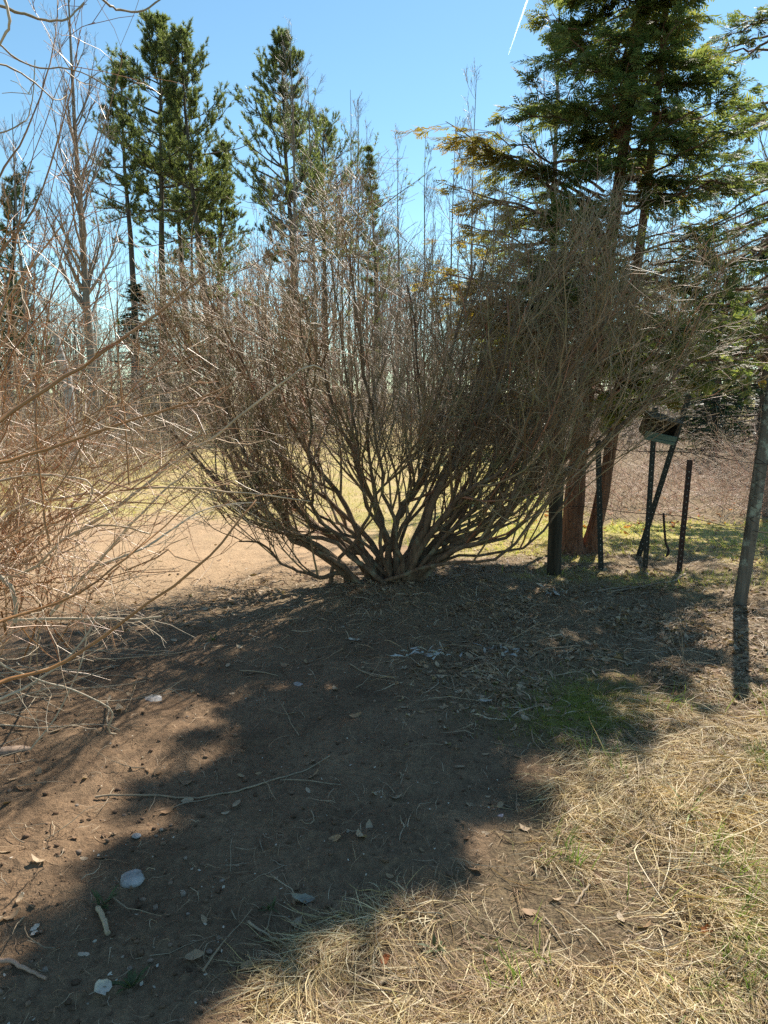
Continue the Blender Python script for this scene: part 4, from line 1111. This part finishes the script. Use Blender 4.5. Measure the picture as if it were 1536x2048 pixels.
litter_leaves('russet_leaves', 'russet fallen leaves on the lawn beyond the fence', 'leaf litter', 500, lambda x, y: (x > 1.5)*1.0, 8.5, 14, (.02, .05), M_REDLEAF, 60)

rng = np.random.default_rng(62)
n = 520; p = scatter(n, lambda x, y: np.clip(cover(x, y)[1]+.12+cover(x, y)[0]*.3, 0, 1), 1.6, 8.5)
aa = rng.uniform(0, 6.28, n)
Q = grow(np.stack([p[:, 0], p[:, 1], gz(p[:, 0], p[:, 1])+.006], 1), np.stack([np.cos(aa), np.sin(aa), .05+0*aa], 1), rng.uniform(.04, .30, n), 6, -.02, .16)
Q[..., 2] = np.maximum(Q[..., 2], gz(Q[..., 0].ravel(), Q[..., 1].ravel()).reshape(n, 6)+.003)
tag(MB().tubes(Q, taper(rng.uniform(.0012, .0038, n), np.full(n, .0009), 6), 4).build('twig_litter', M_STICK, None, kind='stuff'), 'small broken twigs littering the ground round the bush', 'twig litter')

# crumbs of soil and pebbles
def blob(n_lat=4, n_lon=7, seed=0, rough=.18):
    r = np.random.default_rng(seed); V = [[0, 0, 1]]; F = []
    for i in range(1, n_lat):
        th = math.pi*i/n_lat
        for j in range(n_lon):
            ph = 2*math.pi*j/n_lon+i*.3; V.append([math.sin(th)*math.cos(ph), math.sin(th)*math.sin(ph), math.cos(th)])
    V.append([0, 0, -1]); V = np.array(V)*(1+r.normal(size=(len(V), 1))*rough)
    for j in range(n_lon):
        k = (j+1) % n_lon; F.append([0, 1+j, 1+k, 1+k])
        for i in range(n_lat-2):
            a = 1+i*n_lon; F.append([a+j, a+n_lon+j, a+n_lon+k, a+k])
        a = 1+(n_lat-2)*n_lon; F.append([a+j, len(V)-1, a+k, a+k])
    return V, np.array(F)
rng = np.random.default_rng(63)
cb = MB(); n = 4200
p = scatter(n, f_soil, 1.35, 7.0); hh2 = gz(p[:, 0], p[:, 1])
shp = [blob(3, 5, q, .2) for q in range(6)]
for q in range(6):
    V, F = shp[q]; sl = np.arange(q, n, 6); m = len(sl)
    sc = (rng.uniform(.0, 1, m)**3*.011+.0022)[:, None, None]*np.stack([rng.uniform(.8, 1.4, m), rng.uniform(.7, 1.2, m), rng.uniform(.5, .8, m)], 1)[:, None]
    VV = V[None]*sc+np.stack([p[sl, 0], p[sl, 1], hh2[sl]+sc[:, 0, 2]*.3], 1)[:, None]
    FF = F[None]+(np.arange(m)*len(V))[:, None, None]
    cb.add(VV.reshape(-1, 3), FF.reshape(-1, 4))
M_CLOD = twig_mat('soil_crumb', [(0, (0.11, 0.07, 0.045)), (0.8, (0.22, 0.145, 0.095)), (0.97, (0.26, 0.19, 0.14)), (1, (0.34, 0.29, 0.24))], rough=.95, nscale=60, spec=.1)
tag(cb.build('soil_crumbs', M_CLOD, None, kind='stuff'), 'crumbs of soil and tiny pebbles on the bare earth', 'soil crumbs')

# single stones
def stone(px, py, wpx, hpx, lab, mat=M_STONE, seed=0, flat=.35):
    g = gnd(px, py); sc = np.linalg.norm(g-[0, 0, CAM_H])/FPX
    rx = wpx*sc/2; ry = hpx*sc/2/ (CAM_H/np.linalg.norm(g-[0, 0, CAM_H]))
    V, F = blob(8, 14, seed, .035)
    V = np.sign(V)*np.abs(V)**.85*np.array([rx, ry, rx*flat])
    o = MB().add(V, F).build('stone', mat, None)
    o.location = (g[0], g[1], float(gz(g[0], g[1])[0])+rx*flat*.02); o.rotation_euler = (0, 0, .3*seed)
    return tag(o, lab, 'stone', 'loose stones on the soil')
stone(265, 1762, 40, 26, 'flat pale grey stone alone on the dark soil at the lower left', seed=1)
stone(598, 436+932, 16, 12, 'small pale stone at the edge of the shade', seed=2)
stone(305, 1394, 36, 14, 'light brown flat stone in the sunny soil by the twisted twig', seed=3)
stone(273, 1675, 14, 9, 'small round pebble above the flat grey stone', seed=4)
stone(166, 1909, 9, 16, 'upright little tan pebble left of the peeled stub', plain_mat('tan_stone', (.35, .26, .18), (.5, .4, .3), 30), 5, .5)
stone(22, 1502, 22, 26, 'rounded brown stone at the left edge in striped sunlight', plain_mat('brown_stone', (.22, .15, .1), (.34, .24, .17), 30), 6, .7)
stone(1003, 1628, 13, 9, 'pinkish pebble at the edge of the dry grass', plain_mat('pink_stone', (.35, .26, .25), (.46, .38, .36), 30), 7)

# single sticks
def stick(pts, r0, r1, lab, mat=M_STICK, cat='stick', lift=.008, name='fallen_stick', fork=None):
    W_ = []
    for q in pts:
        g = gnd(q[0], q[1])
        if len(q) > 2: g = aty(q[0], q[1], g[1]+q[2])
        g[2] = max(g[2], 0)+float(gz(g[0], g[1])[0])+lift; W_.append(g)
    n = max(10, len(pts)*4); P = spline(W_, n); P[1:-1] += rng.normal(size=(n-2, 3))*min(r0*.35, .0016)
    P[:, 2] = np.maximum(P[:, 2], gz(P[:, 0], P[:, 1])+r0*.3)
    o = P[0].copy()
    b = MB().tubes(P, np.linspace(r0, r1, n)*(1+.08*np.sin(np.arange(n)*1.9)), 7, cap=True)
    if fork:
        for (t, dx, dy, dz, L) in fork:
            q = P[int(t*(n-1))]; Q = grow(q[None], np.array([[dx, dy, dz]]), np.array([L]), 6, 0, .12); b.tubes(Q, np.linspace(r1*1.1, r1*.5, 6)[None], 5, cap=True)
    ob = b.build(name, mat, None, origin=o)
    return tag(ob, lab, cat, 'fallen sticks on the ground')
stick([(190, 1592), (230, 1588), (310, 1590), (400, 1592), (470, 1586), (545, 1564), (610, 1540), (660, 1519)], .0048, .0028, 'long thin curved stick lying across the dark soil')
tan = twig_mat('peeled_wood', [(0, (.36, .27, .16)), (1, (.48, .38, .25))], nscale=25)
stick([(196, 1818), (206, 1845), (217, 1875)], .0085, .0075, 'short thick peeled stub leaning on a weed at the lower left', tan, lift=.012)
stick([(-20, 1920), (25, 1932), (60, 1948), (92, 1965)], .0075, .004, 'pinkish cut stick entering at the left edge near the bottom', twig_mat('pink_stick', [(0, (.40, .25, .17)), (1, (.46, .30, .21))], nscale=25))
stick([(497, 1853), (530, 1872), (580, 1900)], .0045, .0025, 'straight grey stick just left of bottom centre', fork=[(.5, .4, .8, .1, .08)])
stick([(630, 2005), (680, 2028), (700, 2040)], .0045, .003, 'tan stick below the orange leaf near the bottom')
stick([(1100, 1870), (1085, 1925), (1072, 1970)], .0035, .0025, 'thin pale stalk standing through the dry grass at the bottom', fork=None)
stick([(760, 1962), (800, 1955), (880, 2008)], .006, .004, 'bent brown stick half under straw at the bottom centre')
stick([(1370, 1725), (1405, 1775), (1440, 1795)], .005, .004, 'grey stick lying in the flattened straw at the right')
stick([(1340, 1950), (1400, 1938), (1440, 1935)], .005, .003, 'dark stick across a hollow in the grass at the lower right')
stick([(1150, 1810), (1165, 1790), (1180, 1775)], .0045, .004, 'short broken pale stick on the brown thatch')
stick([(560, 1562), (600, 1564), (682, 1572)], .0028, .002, 'thin straight twig just right of the long curved stick tip')
stick([(480, 1345), (520, 1350), (555, 1352)], .004, .003, 'short pale stick at the edge of the shade below the bush')
stick([(465, 1257), (500, 1246), (565, 1227)], .004, .0025, 'straight stick in the shadow edge left of the bush mound')
stick([(1375, 1350), (1345, 1300), (1310, 1265)], .005, .002, 'grey twig with upright forks standing in the litter before the fence', fork=[(.1, -.05, .1, 1, .28), (.25, .25, .1, .9, .24), (.5, -.3, 0, .8, .2)])
stick([(1215, 1322), (1245, 1330), (1255, 1335)], .006, .004, 'whitish curved stick in the shaded litter')
stick([(1160, 1300), (1090, 1305), (1050, 1322)], .005, .003, 'faint stick lying on the bare patch before the moss')
stick([(860, 1355), (940, 1352), (1020, 1340)], .0035, .002, 'thin twig lying right of the pale leaf clump')
stick([(700, 1330), (740, 1352), (790, 1362)], .004, .002, 'wavy dark twig in the shade below the white fungus-like leaf')
stick([(1370, 1150), (1345, 1165), (1300, 1172), (1220, 1188)], .014, .006, 'heaviest fallen branch at the foot of the rusty post')
stick([(1180, 1190), (1240, 1175), (1310, 1178)], .008, .004, 'long pale stalk in the litter before the feeder posts')
stick([(252, 1430), (262, 1400), (275, 1362)], .003, .0015, 'dark wiry twig looping up at the shadow edge', M_BUSHTWIG, fork=[(.3, -.7, .1, .3, .12), (.4, .2, .3, .8, .12)])
stick([(215, 1415), (218, 1440), (216, 1462), (240, 1470)], .005, .003, 'twisted grey twig end touching the sunny soil', lift=.03)

# single leaves
def leaf(px, py, wpx, lab, mat, seed, ang=0.0, curl=.18, tilt=.3, name='dry_leaf', asp=.6):
    r = np.random.default_rng(seed); g = gnd(px, py); sc = np.linalg.norm(g-[0, 0, CAM_H])/FPX; L = wpx*sc/2
    nu, nv = 9, 5; V = []; F = []
    for i in range(nu):
        t = -1+2*i/(nu-1); wv = asp*(max(0, 1-abs(t)**2.2))**.7+.02
        for j in range(nv):
            s = -1+2*j/(nv-1)
            V.append([t, s*wv*(1+.12*r.normal()*(abs(s) > .9)), curl*(t*t*.6+s*s*wv*.9)+.05*r.normal()])
    for i in range(nu-1):
        for j in range(nv-1): a = i*nv+j; F.append([a, a+1, a+nv+1, a+nv])
    V = np.array(V)*L
    b = MB().add(V, F); st_ = np.array([[-1, 0, curl*.6], [-1.25, .05, curl*.5], [-1.5, .12, .1]])*L
    b.tubes(st_, np.array([.02, .015, .012])*L*1.2, 4)
    o = b.build(name, mat, None); o.location = (g[0], g[1], float(gz(g[0], g[1])[0])+L*.12+.004); o.rotation_euler = (tilt*r.normal()*.5+tilt*.6, tilt*r.normal()*.6, ang)
    return tag(o, lab, 'leaf', 'single fallen leaves')
leaf(205, 1984, 30, 'crumpled whitish leaf on the dark soil at the lower left', M_PALELEAF, 1, .9, .5, .4, asp=.8)
leaf(604, 1942, 32, 'bright orange-tan leaf on a grass tuft near the bottom centre', leaf_mat('tan_leaf', [(0, (.5, .28, .16)), (1, (.5, .28, .16))], .25), 2, 2.5, .3, .5, asp=.75)
leaf(496, 1943, 24, 'beige curled leaf left of the orange one', M_DEADLEAF, 3, .4, .5, .4, asp=.7)
leaf(390, 1925, 34, 'dull brown flat leaf in the shade at the bottom left', M_DEADLEAF, 4, 0.2, .2, .2)
leaf(602, 1806, 46, 'grey shrivelled leaf with curled ribs in mid shade', leaf_mat('grey_leaf', [(0, (.3, .27, .22)), (1, (.3, .27, .22))], .1), 5, .3, .8, .5, asp=.35)
leaf(708, 1284, 24, 'cream ragged leaf below the bush trunk', M_PALELEAF, 6, .1, .3, .2, asp=.35)
leaf(68, 1862, 14, 'lower of two small white chips at the left edge', M_PALELEAF, 7, 1.2)
leaf(70, 1852, 16, 'upper of two small white chips at the left edge', M_PALELEAF, 8, .8)
leaf(940, 1570+32, 18, 'pinkish dead leaf right of the centre shade', M_DEADLEAF, 9, .2)
leaf(972, 1397, 26, 'pale elongated leaf beside a sunlit fleck', M_PALELEAF, 10, .05, .3, .2, asp=.25)
leaf(1000, 1604, 16, 'mauve-brown leaf at the rim of the dry grass', M_DEADLEAF, 11, .7)
leaf(978, 1910, 36, 'dark brown leaf curled in the straw left of centre bottom', M_DEADLEAF, 12, .5, .6, .5)
leaf(1418, 1865, 30, 'rusty leaf in straw at the lower right', M_REDLEAF, 13, .2)
leaf(770, 1916, 22, 'small orange-brown leaf at the bottom centre', M_REDLEAF, 14, .9)
leaf(1448, 2020, 26, 'pinkish tan leaf near the lower right corner', M_DEADLEAF, 15, .4)
leaf(482, 1585-30+0, 16, 'pale scrap under the long curved stick', M_DEADLEAF, 16, .4)
leaf(1250, 1680, 30, 'brown curled leaf on top of the straw right of centre', M_DEADLEAF, 17, .4)
# clumps of woolly grey leaves by the shade edge
for q, (px, py, k, lab) in enumerate(((855, 1315, 26, 'left clump of woolly grey dead leaves under the bush'), (1000, 1308, 20, 'right clump of woolly grey dead leaves under the bush'), (1105, 1200, 14, 'faint grey clump of dead leaves nearer the fence'))):
    g = gnd(px, py); r = np.random.default_rng(200+q)
    e = empty('dead_plant', (g[0], g[1], float(gz(g[0], g[1])[0])), lab, 'dead plant', 'clumps of woolly dead leaves')
    M_ = k; a = r.uniform(0, 6.28, M_); st = np.stack([r.normal(size=M_)*.07, r.normal(size=M_)*.05, np.full(M_, .015)], 1)
    rng = r
    P = grow(st, np.stack([np.cos(a), np.sin(a), r.uniform(.1, .8, M_)], 1), r.uniform(.04, .10, M_), 5, -.15, .25)
    P[..., 2] = np.maximum(P[..., 2], .006)
    sdv = unit(rnd(M_))
    MB().ribbons(P, np.interp(np.linspace(0, 1, 5), [0, .5, 1], [.3, 1, .1])[None]*r.uniform(.006, .013, M_)[:, None], sdv).build('leaves', leaf_mat('woolly_leaf%d' % q, [(0, (.34, .33, .33)), (1, (.52, .50, .48))], .15, .8, nscale=30), e, kind='stuff')

# small weeds
rng = np.random.default_rng(64)
for q, (px, py, s, lab) in enumerate(((203, 1812, .055, 'small green weed behind the peeled stub'), (262, 1968, .06, 'broad-leaved weed in the shade at the bottom left'), (540, 1825, .035, 'tiny weed in the shade left of the grey leaf'),
                                      (1378, 1640, .11, 'bright green tuft standing in the straw at the right'), (875, 2010-120, .05, 'small green tuft at the edge of the straw'), (425, 1285, .05, 'little grey-green weed at the shadow edge'))):
    g = gnd(px, py); e = empty('weed', (g[0], g[1], float(gz(g[0], g[1])[0])), lab, 'weed', 'small green weeds')
    M_ = 11; a = rng.uniform(0, 6.28, M_)
    P = grow(np.zeros((M_, 3))+rnd(M_)*[.006, .006, 0], np.stack([np.cos(a), np.sin(a), rng.uniform(.4, 2.2, M_)], 1), rng.uniform(.6, 1.4, M_)*s, 6, -.12, .08)
    sdv = unit(np.cross(P[:, -1]-P[:, 0], [0, 0, 1.0])); tuft = s > .1
    MB().ribbons(P, np.interp(np.linspace(0, 1, 6), [0, .6, 1], [.25, 1, .1])[None]*rng.uniform(.7, 1.2, M_)[:, None]*(.003 if tuft else .11*s), sdv).build('leaves', M_GREEN if tuft else M_WEED, e, kind='stuff')

# contrail
p0 = ray(1017, 108); p1 = ray(1075, -60)
p0 = p0*3000; p1 = p1*3000
P = np.linspace(p0, p1, 10)
tag(MB().tubes(P, np.linspace(1.6, 5.5, 10), 8, cap=True).build('contrail', M_CLOUD, None, kind='structure'), 'short white contrail slanting across the blue sky', 'contrail')
